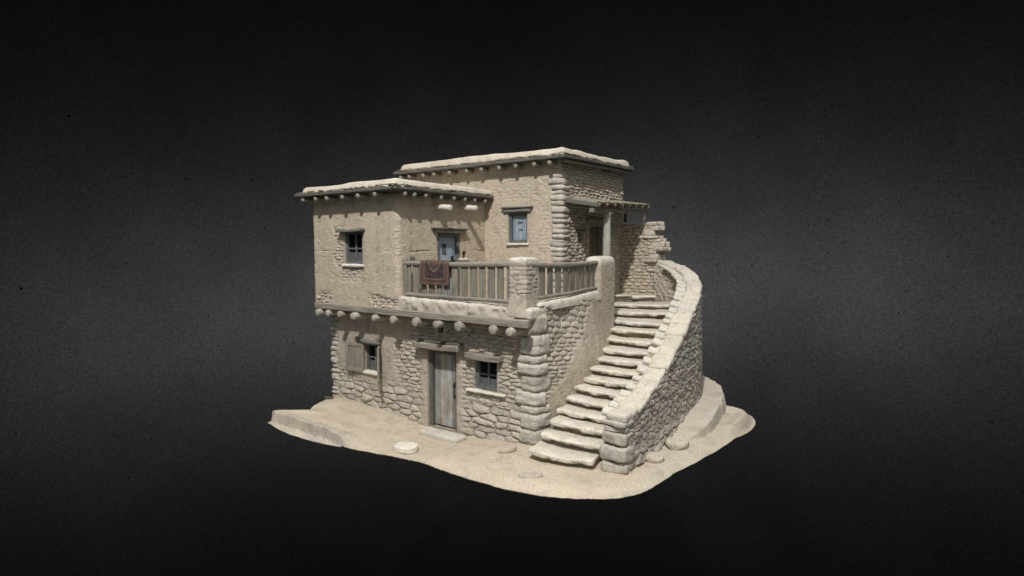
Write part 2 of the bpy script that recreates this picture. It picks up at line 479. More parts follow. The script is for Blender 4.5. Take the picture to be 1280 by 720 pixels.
# ---- upper back block
bp_ = Path([(-7.3, 7.7), (-7.3, 3.4), (-1.25, 3.4), (-1.25, 7.7)], True, .10)
bfl = bp_.near(-7.3, 3.4); bfr = bp_.near(-1.25, 3.4)
BX = lambda x: bfl + (x + 7.3) * (bfr - bfl) / 6.05
BY = lambda y: bfr + (y - 3.4)
def block_relief(U, V, x, y):
    ht, c = plaster_layer(U, V, 80, PLAS, .05, .8)
    sh, sc_ = stone_layer(U, V, .30, .095, 81, .06, jit=.5)
    front = U < bfr
    m = .24 * box_mask(x, V, -3.6, -1.3, 5.95, 6.55, .2, .6, 82) * front
    m = np.maximum(m, .22 * box_mask(x, V, -2.0, -1.2, 4.2, 6.0, .12, .5, 83) * front)
    m = np.maximum(m, .2 * box_mask(x, V, -3.7, -3.1, 4.7, 5.4, .1, .3, 85) * front)
    m = np.where(front, m, 1.)
    ht = lerp(ht, sh, m); c = lerp(c, sc_ * .6 + PLAS2 * .4, m[:, None])
    qh, qc, qm = quoin_layer(U - bfr, V, 84, .165, .36, .38, .085, 2.9)
    qm = qm * step_s(6.75, 6.5, V)
    ht = lerp(ht, qh, qm); c = lerp(c, qc, qm[:, None])
    return ht, c
wall_shell('upper_back_wall', bp_, 2.86, 7.02, block_relief, M['wall'], house, [(bfl - .2, bfr + 4.4)], .02,
           openings=[(BX(-3.08), BX(-2.38), 4.66, 5.57, .16), (BY(4.30), BY(4.70), 4.66, 5.0, .24), (BY(5.08), BY(6.25), 2.88, 5.3, .42)])

# ---- floor slab of the upper storey, the balcony and the landing
mb = MB()
def poly_slab(mb, pts, z0, z1, col, res=.12, seed=0, amp=.02):
    pts = np.array(pts, float)
    top = np.concatenate([pts, np.full((len(pts), 1), z1)], 1); bot = np.concatenate([pts, np.full((len(pts), 1), z0)], 1)
    n = len(pts); c1 = top.mean(0); c0 = bot.mean(0)
    v = np.concatenate([top, bot, c1[None], c0[None]]); i = np.arange(n); j = (i + 1) % n
    f = [np.stack([i, j, np.full(n, 2 * n), np.full(n, 2 * n)], 1), np.stack([j + n, i + n, np.full(n, 2 * n + 1), np.full(n, 2 * n + 1)], 1), np.stack([i + n, j + n, j, i], 1)]
    mb.add(v, np.concatenate(f), col)
poly_slab(mb, [(-7.46, -.34), (-.05, -.34), (.02, .2), (.05, 3.2), (-.15, 4.2), (-.6, 4.8), (-1.1, 5.6), (-.3, 6.9), (.1, 7.45), (-1.2, 7.6), (-7.2, 7.6)], 2.74, 2.92, PLAS)
mb.build('floor_slab', M['sand'], house, smooth=False)

# ---- ledge beam and the round joists carrying the upper storey
mb = MB()
block(mb, (-3.62, -.445, 2.815), (7.5, .14, .17), .025, .1, .016, 1.4, 31, col=(1.25, 1.25, 1.22))
mb.build('ledge_beam', M['woodX'], house)
block(mb := MB(), (-7.53, 1.6, 2.815), (.14, 3.8, .16), .025, .1, .012, 1.4, 32)
mb.build('ledge_beam', M['woodY'], house)
for k, x in enumerate([-7.12, -6.72, -6.15, -5.52, -4.72, -4.05, -3.2, -2.46, -1.8, -.80, -.30]):
    r = .090 + .016 * (k / 10) + .013 * math.sin(k * 2.3 + 1)
    mb = log(MB(), (x, -.60 - .04 * math.sin(k * 4.7), 2.632 + .012 * math.sin(k * 3.1)), (x, .3, 2.632), r, r, 40 + k, .026, col=tuple(np.array([1.05, 1.02, .96]) * (.82 + .36 * float(h2(np.array([k]), np.array([2]), 6)[0]))))
    mb.build('joist', M['paleY'], house)

# ---- mud coping at the balcony's edge
def ridge(mb, pts, w, zb, zt, seed, amp=.03, res=.04, col=PALE, n=20):
    """a rounded mud bank along a plan polyline; zb/zt vary along it"""
    P_ = Path(pts, False, .15); us = np.linspace(0, P_.L, max(8, int(P_.L / res)))
    th = np.linspace(0, PI, n)
    U = np.repeat(us, n); T = np.tile(th, len(us)); p, nn = P_.at(U); t = U / P_.L
    B = np.interp(t, np.linspace(0, 1, len(zb)), zb); Tt = np.interp(t, np.linspace(0, 1, len(zt)), zt)
    cx = np.sign(np.cos(T)) * np.abs(np.cos(T)) ** .55; sz = np.abs(np.sin(T)) ** .6
    end = np.minimum(1, np.minimum(t, 1 - t) * P_.L / .12 + .15) ** .5
    off = w / 2 * cx
    q = np.stack([p[:, 0] + nn[:, 0] * off, p[:, 1] + nn[:, 1] * off, B + (Tt - B) * sz * end], 1)
    d = np.stack([nn[:, 0] * cx, nn[:, 1] * cx, sz], 1)
    q = q + d * (amp * fbm(q, 2.3, 4, seed) + .35 * amp * fbm(q, 12, 3, seed + 3))[:, None]
    f = grid_faces(len(us), n)
    mb.add(q, f, col)
    return mb
mb = ridge(MB(), [(-4.12, -.17), (-2.2, -.20), (-.3, -.20)], .40, [2.88, 2.88], [3.235, 3.20, 3.12], 51, .04)
v = mb.v[0]; low = step_s(3.19, 3.10, v[:, 2] + .03 * fbm(v, 3, 2, 58))[:, None] * step_s(-.15, -.25, v[:, 1])[:, None]
mb.v[0] = v + np.array([0, -1, 0]) * low * (.10 * fbm(v, 7, 4, 54))[:, None]
mb.c[0] = lerp(np.tile(PALE, (len(v), 1)), STONE * .92, low * .9)
mb.build('balcony_coping', M['mud'], house)
mb = ridge(MB(), [(-.07, .1), (.0, 1.6), (-.01, 3.2)], .30, [3.04, 3.10], [3.235, 3.28, 3.36], 52, .025)
block(mb, (-.16, -.02, 3.0), (.50, .62, .30), .10, .03, .03, 3, 57, col=PALE)
mb.build('balcony_coping', M['mud'], house)

# ---- masonry pillars of the balcony
def pillar(c, size, r, seed, name, flare, stone_z, tilt=0.):
    p, f = rbox(size, r, .022, 0, 1, seed)
    zf = (p[:, 2] + size[2] / 2) / size[2]
    sc_ = 1 + flare * step_s(.38, 0., zf)
    q = p.copy(); q[:, 0] *= sc_; q[:, 1] *= sc_
    d = p / np.array(size); d[:, 2] *= .6; d = d / np.linalg.norm(d, axis=1, keepdims=True)
    s_, c_ = stone_layer(p[:, 0] - p[:, 1] + seed, p[:, 2], .34, .10, seed, .05); s_ = s_ * .55 + .008; c_ = c_ * .35 + PLAS2 * .65
    pl, pc = plaster_layer(p[:, 0] - p[:, 1] + seed, p[:, 2], seed + 5, PLAS2, .03)
    m = step_s(stone_z[0], stone_z[0] + .15, zf + .2 * fbm(p, 3, 2, seed)) * step_s(stone_z[1], stone_z[1] - .08, zf)
    h = lerp(pl, s_, m); c2 = lerp(pc, c_, m[:, None])
    top = step_s(.88, .96, zf)[:, None]; c2 = lerp(c2, PALE, top); h = h * (1 - top[:, 0]) + top[:, 0] * .02 * (1 + fbm(p, 4, 2, seed))
    q = q + d * h[:, None]
    MB().add(q + np.array(c), f, c2).build(name, M['wall'], house)
pillar((-.29, -.03, 3.59), (.44, .54, 1.36), .07, 71, 'corner_pillar', .22, (.30, .93))
pillar((-.15, 3.70, 3.08), (.46, 1.10, 2.34), .16, 72, 'stair_pillar', .0, (.60, .76))

# ---- balcony railings: two rails and flat balusters each
def railing(pts, ztop, zbot, n, seed, axis, start_post=False, sag=.03):
    P_ = Path(pts, False, .3)
    def rail(nm, zz, hgt, wid, sag_):
        us = np.linspace(0, P_.L, 60); th = np.linspace(0, 2 * PI, 14, endpoint=False)
        U = np.repeat(us, 14); T = np.tile(th, 60); p, nn = P_.at(U); t = U / P_.L
        z = np.interp(t, [0, 1], zz) - sag_ * 4 * t * (1 - t)
        ca = np.sign(np.cos(T)) * np.abs(np.cos(T)) ** .6; sa = np.sign(np.sin(T)) * np.abs(np.sin(T)) ** .6
        q = np.stack([p[:, 0] + nn[:, 0] * ca * wid / 2, p[:, 1] + nn[:, 1] * ca * wid / 2, z + sa * hgt / 2], 1)
        q = q + .010 * fbm(q, 5, 3, seed)[:, None]
        mb = MB().add(q, grid_faces(60, 14, False, True), (1.15, 1.15, 1.15))
        for e in (q[:14], q[-14:]): mb.add(np.concatenate([e, e.mean(0)[None]]), np.stack([np.arange(14), (np.arange(14) + 1) % 14, np.full(14, 14), np.full(14, 14)], 1), (.8, .8, .8))
        return mb
    top = rail('railing', ztop, .125, .15, sag).build('railing', M['wood' + axis], house)
    rail('rail', zbot, .10, .12, 0).build('bottom_rail', M['wood' + axis], top)
    for k in range(n):
        u = P_.L * (k + .5) / n + .015 * math.sin(k * 5.1 + seed)
        p, nn = P_.at(np.array([u])); t = u / P_.L
        z1 = np.interp(t, [0, 1], ztop) - sag * 4 * t * (1 - t) - .03; z0 = np.interp(t, [0, 1], zbot) + .02
        wob = .012 * math.sin(k * 3.3 + seed); w = P_.L / n * (.69 + .06 * math.sin(k * 2.7))
        g = .9 + .25 * h2(np.array([k]), np.array([seed]), 3)[0]
        b_ = block(MB(), (p[0, 0] + wob * .4, p[0, 1], (z0 + z1) / 2), (w, .045, z1 - z0), .012, .12, .008, 4, seed + k, rz=math.atan2(nn[0, 0], -nn[0, 1]) , ry=wob, col=(g, g * .985, g * .95))
        b_.build('baluster', M['woodZ'], top)
    return top
rl = railing([(-3.92, -.19), (-2.2, -.24), (-.40, -.19)], (4.10, 4.12), (3.29, 3.26), 13, 5, 'X', sag=.015)
block(MB(), (-3.88, -.20, 3.70), (.10, .11, 1.05), .02, .1, .008, 3, 9).build('end_post', M['woodZ'], rl)
block(MB(), (-3.72, -.12, 4.20), (.11, .10, .16), .025, .06, .012, 5, 9).build('post_stub', M['darkZ'], rl)
railing([(-.12, -.02), (.03, 1.6), (-.04, 3.40)], (4.11, 4.11), (3.33, 3.42), 11, 6, 'Y', sag=.03)

# ---- roofs: dark boards, twig layer, thick pale mud
def mud_roof(name, x0, x1, y0, y1, zb, zt, seed, slope=(0, 0), wav=.07):
    nx = int((x1 - x0) / .035); ny = int((y1 - y0) / .05)
    gx = np.concatenate([np.linspace(x0, x1, nx)]); gy = np.linspace(y0, y1, ny)
    X = np.repeat(gx, ny); Y = np.tile(gy, nx)
    edge = np.minimum(np.minimum(X - x0, x1 - X), np.minimum(Y - y0, y1 - Y))
    q = np.clip(edge / .15, 0, 1); prof = np.sqrt(np.clip(1 - (1 - q) ** 2, 0, 1))
    w = wav * fbm2(X, Y, .75, 3, seed)
    sl = slope[0] * (X - x0) + slope[1] * (Y - y0)
    Z = zb + sl + (zt - zb + w) * prof + .006 * fbm2(X, Y, 4, 3, seed + 3) * prof
    ox = .05 * fbm2(X, Y, 1.1, 2, seed + 7); oy = .05 * fbm2(X, Y, 1.1, 2, seed + 8)
    st = np.clip(.5 + 1.1 * fbm2(X, Y, 1.3, 4, seed + 9), 0, 1)[:, None]; c = lerp(PLAS[None] * .98, PALE[None] * 1.0, .25 + .65 * st)
    v = np.stack([X + ox, Y + oy, Z], 1)
    bot = v.copy(); bot[:, 2] = zb + sl - .01
    mb = MB().add(v, grid_faces(nx, ny), c); mb.add(bot, grid_faces(nx, ny)[:, ::-1], c * .8)
    return mb.build(name, M['mud'], house)

def boards(roof, x0, x1, y0, y1, zb, zt, seed, slope=(0, 0)):
    """rim planks lying on the rafters, and the brush layer under the mud"""
    zc = (zb + zt) / 2; sx, sy = slope; th = zt - zb
    ax_ = math.atan(sx); ay_ = math.atan(sy); L = x1 - x0; W = y1 - y0
    mid = lambda x, y: zc + sx * (x - x0) + sy * (y - y0)
    block(MB(), ((x0 + x1) / 2, y0 + .15, mid((x0 + x1) / 2, y0)), (L, .30, th), .02, .08, .022, 2.2, seed, ry=-ax_).build('eave_board', M['darkX'], roof)
    block(MB(), (x1 - .15, (y0 + y1) / 2 + .16, mid(x1, (y0 + y1) / 2 + .16) + .004), (.30, W - .30, th), .02, .08, .02, 2.2, seed + 1, rx=ay_).build('eave_board', M['darkY'], roof)
    block(MB(), (x0 + .15, (y0 + y1) / 2 + .16, mid(x0, (y0 + y1) / 2 + .16) + .004), (.30, W - .30, th), .02, .08, .02, 2.2, seed + 2, rx=ay_).build('eave_board', M['darkY'], roof)
    block(MB(), ((x0 + x1) / 2, (y0 + y1) / 2, mid((x0 + x1) / 2, (y0 + y1) / 2) + .01), (L - .5, W - .5, th * .8), .02, .3, 0, 1, seed, ry=-ax_, rx=ay_).build('roof_deck', M['darkX'], roof)
    # ragged brush between planks and mud
    mb = MB(); rg = np.random.default_rng(seed)
    for k in range(int(L / .045)):
        x = x0 + .1 + rg.random() * (L - .2); y = y0 + .02 + rg.random() * .08
        z = mid(x, y) + th / 2 + .005 + rg.random() * .045
        l = .12 + rg.random() * .25; g = .7 + rg.random() * .8
        log(mb, (x - l / 2, y, z + (rg.random() - .5) * .03), (x + l / 2, y + (rg.random() - .5) * .07, z + (rg.random() - .5) * .03), .010 + .010 * rg.random(), None, k, .004, 6, (g, g * .95, g * .85), nl=4)
    for k in range(int(W / .045)):
        y = y0 + .1 + rg.random() * (W - .2); x = x1 - .02 - rg.random() * .08
        z = mid(x, y) + th / 2 + .005 + rg.random() * .045
        l = .12 + rg.random() * .25; g = .7 + rg.random() * .8
        log(mb, (x, y - l / 2, z), (x + (rg.random() - .5) * .07, y + l / 2, z + (rg.random() - .5) * .03), .010 + .010 * rg.random(), None, k, .004, 6, (g, g * .95, g * .85), nl=4)
    mb.build('brush_layer', M['woodX'], roof)

low_roof = mud_roof('lower_roof', -7.52, -3.70, -.72, 3.42, 6.05, 6.27, 91, (.0, .012))
boards(low_roof, -7.78, -3.60, -.80, 3.30, 5.97, 6.05, 92, (0, .012))
for k, x in enumerate([-7.45, -6.88, -6.38, -5.72, -5.08, -4.42]):
    log(MB(), (x, -.76, 5.885), (x, .1, 5.885), .068, None, 100 + k, .018, 14, (.8, .77, .7)).build('rafter', M['paleY'], low_roof)
for k, y in enumerate([-.42, -.08, .35, .95, 1.5, 1.98, 2.45, 2.95]):
    log(MB(), (-3.64, y, 5.885 + .012 * y), (-4.4, y, 5.885 + .012 * y), .064, None, 110 + k, .018, 14, (.8, .77, .7)).build('rafter', M['paleX'], low_roof)
for k, y in enumerate([1.05, 2.18]):
    ob = log(MB(), (-3.40, y, 5.60 + .05 * k), (-4.2, y, 5.66 + .05 * k), .085, .085, 120 + k, .02, 16)
    ob.c[0] = np.tile(PALE * 1.05, (len(ob.v[0]), 1))
    ob.build('roof_spout', M['mud'], low_roof)

up_roof = mud_roof('upper_roof', -7.42, -1.00, 3.06, 7.75, 7.10, 7.34, 94, (.0, .035))
boards(up_roof, -7.62, -.92, 2.95, 7.9, 7.0, 7.09, 95, (0, .035))
block(MB(), (-1.04, 5.5, 7.03), (.12, 4.7, .09), .02, .1, .012, 2, 97, rx=.035).build('fascia', M['woodY'], up_roof)
for k, x in enumerate([-7.35, -6.95, -6.3, -5.82, -5.15, -4.45, -3.88, -3.2, -2.6, -1.95, -1.45]):
    log(MB(), (x, 3.02, 6.915), (x, 3.8, 6.915), .07, None, 130 + k, .018, 14, (.8, .77, .7)).build('rafter', M['paleY'], up_roof)

# ---- windows and doors
def frame_box(mb, axis, a0, a1, z0, z1, at, dep, w=.07, col=(1, 1, 1)):
    """four members set round an opening; axis 'x' = wall along X (outside -Y), 'y' = wall along Y (outside +X)"""
    s = MB() if mb is None else mb
    def put(ca, cz, la, lz, k):
        if axis == 'x': block(s, (ca, at, cz), (la, dep, lz), .010, .08, .004, 3, k, col=col)
        else: block(s, (at, ca, cz), (dep, la, lz), .010, .08, .004, 3, k, col=col)
    put(a0 + w / 2, (z0 + z1) / 2, w, z1 - z0, 1); put(a1 - w / 2, (z0 + z1) / 2, w, z1 - z0, 2)
    put((a0 + a1) / 2, z1 - w / 2, a1 - a0 - 2 * w, w, 3); put((a0 + a1) / 2, z0 + w / 2, a1 - a0 - 2 * w, w, 4)
    return s

def sash(mb, x0, x1, z0, z1, y, bars_z, w=.045):
    block(mb, ((x0 + x1) / 2, y, (z0 + z1) / 2), (w * 1.2, .04, z1 - z0), .006, .1, 0)
    for zz in bars_z:
        for a, b_ in ((x0, (x0 + x1) / 2 - w * .6), ((x0 + x1) / 2 + w * .6, x1)):
            block(mb, ((a + b_) / 2, y - .003, zz), (b_ - a, .045, w), .006, .1, 0)
    return mb

def sash_window(x0, x1, z0, z1, yw, dep, frame_mat, sash_mat, lintel, sill, low_panels=True, part='window'):
    yb = yw + dep
    w = frame_box(None, 'x', x0 + .004, x1 - .004, z0 + .004, z1 - .004, yb - .075, .10).build(part, frame_mat, house)
    bx(((x0 + x1) / 2, yb - .02, (z0 + z1) / 2), (x1 - x0 - .12, .012, z1 - z0 - .12), .004, amp=0).build('pane', M['glass_and_shade'], w)
    zm = z0 + (z1 - z0) * .48
    s = sash(MB(), x0 + .074, x1 - .074, z0 + .074, z1 - .074, yb - .055, [zm, z0 + .10])
    if low_panels:
        xm = (x0 + x1) / 2
        for a, b_ in ((x0 + .08, xm - .03), (xm + .03, x1 - .08)):
            block(s, ((a + b_) / 2, yb - .036, z0 + .12 + (zm - z0 - .18) * .42), (b_ - a, .012, (zm - z0 - .15) * .72), .004, .1, 0, col=(.8, .82, .86))
    s.build('sash', sash_mat, w)
    if lintel: lintel().build('lintel', M['woodX'], w)
    if sill: sill().build('sill', M['mud'], w)
    return w

def mud_sill(x0, x1, z, y, seed, d=.3, t=.12):
    t *= .8; d *= .8; y += .03
    def f():
        mb = block(MB(), ((x0 + x1) / 2, y, z), (x1 - x0, d, t), .055, .04, .025, 3, seed, col=PALE * 1.18, fine=.006)
        return mb
    return f
def beam_lintel(x0, x1, z, y, h=.13, d=.28, seed=0, tilt=0., sag=.02, col=(1.2, 1.2, 1.18)):
    def f():
        mb = block(MB(), ((x0 + x1) / 2, y, z), (x1 - x0, d, h), .025, .05, .018, 2.4, seed, ry=tilt, col=col)
        v = mb.v[0]; t = (v[:, 0] - x0) / (x1 - x0); v[:, 2] -= sag * 4 * t * (1 - t); return mb
    return f
def log_lintel(x0, x1, z, y, seed):
    def f():
        mb = log(MB(), (x0, y, z + .05), (x1, y - .03, z), .075, .06, seed, .02, col=(.75, .78, .8), sag=.03)
        log(mb, (x0 + .05, y + .1, z + .09), (x1 + .02, y + .1, z + .07), .05, .05, seed + 1, .012, col=(.6, .6, .6)); return mb
    return f
w1 = sash_window(-5.76, -5.10, .98, 1.80, 0, .16, M['darkZ'], M['bluegrey'], log_lintel(-6.02, -5.02, 1.845, -.10, 3), mud_sill(-5.92, -5.02, .95, -.02, 4, .34, .13))
# shutters of the lower left window
def shutter(c, size, rz, name):
    mb = MB(); w_, t_, h_ = size
    loc = lambda x, y, z: tuple(np.array(c) + np.array([x * math.cos(rz) - y * math.sin(rz), x * math.sin(rz) + y * math.cos(rz), z]))
    for x in (-w_ / 2 + .045, w_ / 2 - .045): block(mb, loc(x, 0, 0), (.09, t_, h_), .01, .1, .004, 3, 1, rz=rz)
    for z in (-h_ / 2 + .06, h_ / 2 - .06): block(mb, loc(0, 0, z), (w_ - .18, t_, .12), .01, .1, .004, 3, 2, rz=rz)
    for k in range(2):
        x = -w_ / 2 + .09 + (w_ - .18) * (k + .5) / 2
        block(mb, loc(x, .004, 0), ((w_ - .18) / 2 - .008, t_ * .5, h_ - .24), .006, .1, .003, 3, 3 + k, rz=rz, col=(.93, .93, .93))
    return mb.build(name, M['shutter'], w1)
shutter((-6.06, -.125, 1.365), (.70, .05, .86), .09, 'shutter')
o = shutter((-4.97, -.20, 1.30), (.46, .06, .96), -.86, 'shutter')
block(MB(), (-4.86, -.30, .70), (.05, .05, .42), .012, .1, .006, 3, 5, col=(.9, .9, .9)).build('prop_stick', M['shutter'], w1)

w2 = sash_window(-1.72, -1.03, 1.03, 1.81, 0, .14, M['bluegrey'], M['bluegrey'], beam_lintel(-1.92, -.86, 1.875, -.08, .15, .30, 12, .01), mud_sill(-1.98, -.78, .985, -.03, 14, .30, .10))
w3 = sash_window(-6.10, -5.34, 4.05, 4.95, -.35, .12, M['bluegrey'], M['bluegrey'], beam_lintel(-6.26, -5.20, 5.0, -.44, .085, .30, 13, 0, .03, (.75, .78, .82)), mud_sill(-6.18, -5.26, 4.01, -.37, 15, .32, .12))

# upper back window: closed blue boards
w4 = frame_box(None, 'x', -3.076, -2.384, 4.664, 5.566, 3.46, .12, .075).build('window', M['bluegrey'], house)
s = MB()
for k in range(3):
    block(s, (-2.73 + (k - 1) * .172, 3.50, 5.115), (.166, .035, .74), .006, .1, .003, 3, k, col=(1, 1, 1))
block(s, (-2.73, 3.478, 5.27), (.16, .012, .05), .004, .1, 0, col=(.3, .3, .32))
block(s, (-2.70, 3.478, 5.05), (.12, .012, .06), .004, .1, 0, col=(.35, .35, .36))
s.build('shutter', M['blue'], w4)
beam_lintel(-3.24, -2.24, 5.635, 3.37, .11, .20, 17, 0, .0, (.85, .9, .95))().build('lintel', M['woodX'], w4)
block(MB(), (-2.73, 3.35, 5.715), (1.12, .24, .045), .015, .08, .01, 3, 5).build('drip_board', M['darkX'], w4)
mud_sill(-3.12, -2.32, 4.61, 3.36, 18, .28, .09)().build('sill', M['mud'], w4)

# ventilation hole over the front door: a dark sheet stands in for its shade
bx((-2.84, .12, 2.425), (.17, .02, .16), .004, amp=0).build('vent_shade', M['glass_and_shade'], house)
# wall recess by the blue door: dark panel painted as its shade, stone shelf
nb = bx((-4.10, 2.32, 4.30), (.02, .17, .17), .004, amp=0).build('niche_shade', M['glass_and_shade'], house)
block(MB(), (-3.93, 2.26, 4.155), (.16, .42, .085), .03, .04, .02, 4, 19, col=PALE).build('shelf', M['rock'], nb)

# front door
d1 = frame_box(None, 'x', -3.296, -2.314, -.34, 1.866, .10, .16, .095).build('front_door', M['darkZ'], house)
dl = MB()
for k in range(4):
    x = -3.2 + .79 * (k + .5) / 4
    g = [.85, 1.25, 1.15, .8][k]
    block(dl, (x, .155, .80), (.79 / 4 - .006, .05, 1.92), .008, .09, .004, 3, k, col=(g, g, g * .99))
leaf = dl.build('door_leaf', M['door'], d1)
hb = MB(); log(hb, (-2.50, .075, .66), (-2.50, .075, 1.0), .014, None, 1, .002, 8); block(hb, (-2.50, .12, .98), (.07, .025, .12), .006, .05, 0); block(hb, (-2.50, .12, .68), (.05, .025, .06), .006, .05, 0)
log(hb, (-2.50, .075, .68), (-2.50, .125, .68), .012, None, 2, .001, 6); log(hb, (-2.50, .075, .96), (-2.50, .125, .96), .012, None, 2, .001, 6)
hb.build('handle', M['iron'], d1)
lm = block(MB(), (-3.22, -.10, 1.985), (.78, .36, .15), .03, .05, .02, 2.2, 21, ry=.05, rz=.05, col=(1.25, 1.24, 1.2))
block(lm, (-2.46, -.09, 1.985), (.78, .36, .15), .03, .05, .02, 2.2, 22, ry=-.05, rz=-.05, col=(1.2, 1.2, 1.16))
block(lm, (-2.86, .0, 2.09), (1.55, .30, .05), .015, .06, .014, 3, 23, col=(.6, .6, .6))
lm.build('lintel', M['woodX'], d1)
block(MB(), (-2.80, -.02, -.27), (.98, .24, .16), .03, .05, .01, 3, 24, col=(1.15, 1.13, 1.1)).build('threshold', M['woodX'], d1)
block(MB(), (-2.48, -.40, -.22), (1.30, .40, .20), .05, .05, .025, 2.5, 25, rz=-.03, col=PALE * .95, fine=.006).build('doorstep', M['rock'], d1)

# blue balcony door (faces +X)
d2 = frame_box(None, 'y', 1.124, 2.116, 2.90, 4.915, -4.05, .14, .09).build('balcony_door', M['bluegrey'], house)
dl = MB()
for k in range(3):
    y = 1.214 + .81 * (k + .5) / 3
    block(dl, (-4.10, y, 3.86), (.05, .81 / 3 - .006, 1.92), .008, .1, .003, 3, k, col=(1.1, 1.1, 1.1))
leaf = dl.build('door_leaf', M['blue'], d2)
block(MB(), (-4.066, 1.52, 4.47), (.014, .17, .30), .006, .1, 0, col=(.8, .8, .8)).build('grille_panel', M['bluegrey'], d2)
block(MB(), (-4.060, 1.52, 4.56), (.014, .15, .10), .004, .1, 0).build('peephole', M['glass_and_shade'], d2)
hb = MB(); log(hb, (-4.02, 1.86, 4.0), (-4.02, 1.86, 4.40), .016, .006, 1, .002, 8); block(hb, (-4.03, 1.86, 4.09), (.07, .16, .16), .06, .03, .01, 5, 3); block(hb, (-4.06, 1.86, 4.2), (.03, .09, .12), .01, .05, 0)
hb.build('handle', M['iron'], d2)
lb = block(MB(), (-3.98, 1.62, 4.985), (.26, 1.36, .10), .02, .06, .012, 2.5, 26, col=(.95, .95, .95)); block(lb, (-3.96, 1.60, 5.055), (.30, 1.48, .04), .012, .06, .01, 2.5, 27, col=(.7, .7, .7))
lb.build('lintel', M['woodY'], d2)

# porch side openings (face +X)
w5 = bx((-1.44, 4.5, 4.83), (.02, .34, .28), .004, amp=0).build('small_window', M['glass_and_shade'], house)
block(MB(), (-1.22, 4.5, 5.04), (.12, .56, .06), .015, .06, .008, 3, 28).build('lintel', M['darkY'], w5)
d3 = frame_box(None, 'y', 5.084, 6.246, 2.90, 5.296, -1.34, .14, .10).build('porch_door', M['woodZ'], house)
dl = MB()
for k in range(4):
    block(dl, (-1.60, 5.19 + .95 * (k + .5) / 4, 4.0), (.05, .95 / 4 - .008, 2.15), .008, .1, .004, 3, k, col=(.9, .72, .55))
dl.build('door_leaf', M['shutter'], d3)
block(MB(), (-1.22, 5.66, 5.37), (.16, 1.5, .11), .02, .07, .01, 3, 29, col=(1.0, 1.0, 1.05)).build('lintel', M['woodY'], d3)

# ---- porch: lean-to of boards on rafters, beam and post
def lean(p):      # porch roof plane
    return 0
tl = math.atan2(.17, 1.05); ty = math.atan2(.17, 4.0)
pr = block(MB(), (-.76, 5.52, 5.925), (1.16, 4.05, .055), .015, .06, .018, 2.0, 140, ry=tl, rx=ty, col=(1.1, 1.08, 1.0)).build('porch_roof', M['woodX'], house)
mb = MB()
for k in range(22):
    y = 3.58 + k * .185
    block(mb, (-.75, y, 5.962 + .042 * (y - 5.52)), (1.22 + .08 * math.sin(k * 4.1), .17, .03), .01, .1, .01, 3, 150 + k, ry=tl, rx=ty, col=[(1.15, 1.12, 1.02), (.95, .93, .86), (1.3, 1.25, 1.12)][k % 3])
mb.build('roof_board', M['woodX'], pr)
for k in range(8):
    y = 3.62 + k * .535
    dz = .042 * (y - 3.5)
    log(MB(), (-.15, y, 5.695 + dz), (-1.3, y, 5.875 + dz), .062, .062, 160 + k, .01, 12, (1.1, 1.1, 1.05)).build('rafter', M['woodX'], pr)
block(MB(), (-.72, 3.50, 5.79), (1.18, .05, .11), .012, .08, .008, 3, 170, ry=tl).build('barge_board', M['darkX'], pr)
block(MB(), (-.34, 5.5, 5.635), (.15, 4.05, .13), .02, .08, .01, 3, 171, rx=ty, col=(.9, .9, .9)).build('beam', M['woodY'], pr)
log(MB(), (-.34, 4.52, 2.92), (-.34, 4.52, 5.52), .125, .105, 172, .012, 18, (1.05, 1.06, 1.05)).build('post', M['paleZ'], pr)
block(MB(), (-.34, 4.52, 5.52), (.18, .52, .09), .03, .06, .01, 3, 173).build('post_bracket', M['woodY'], pr)
block(MB(), (-.34, 7.36, 5.55), (.10, .10, .36), .02, .06, .01, 3, 174).build('short_post', M['paleZ'], pr)
block(MB(), (-1.0, 7.40, 5.60), (.10, .10, .46), .02, .06, .01, 3, 175).build('short_post', M['darkZ'], pr)

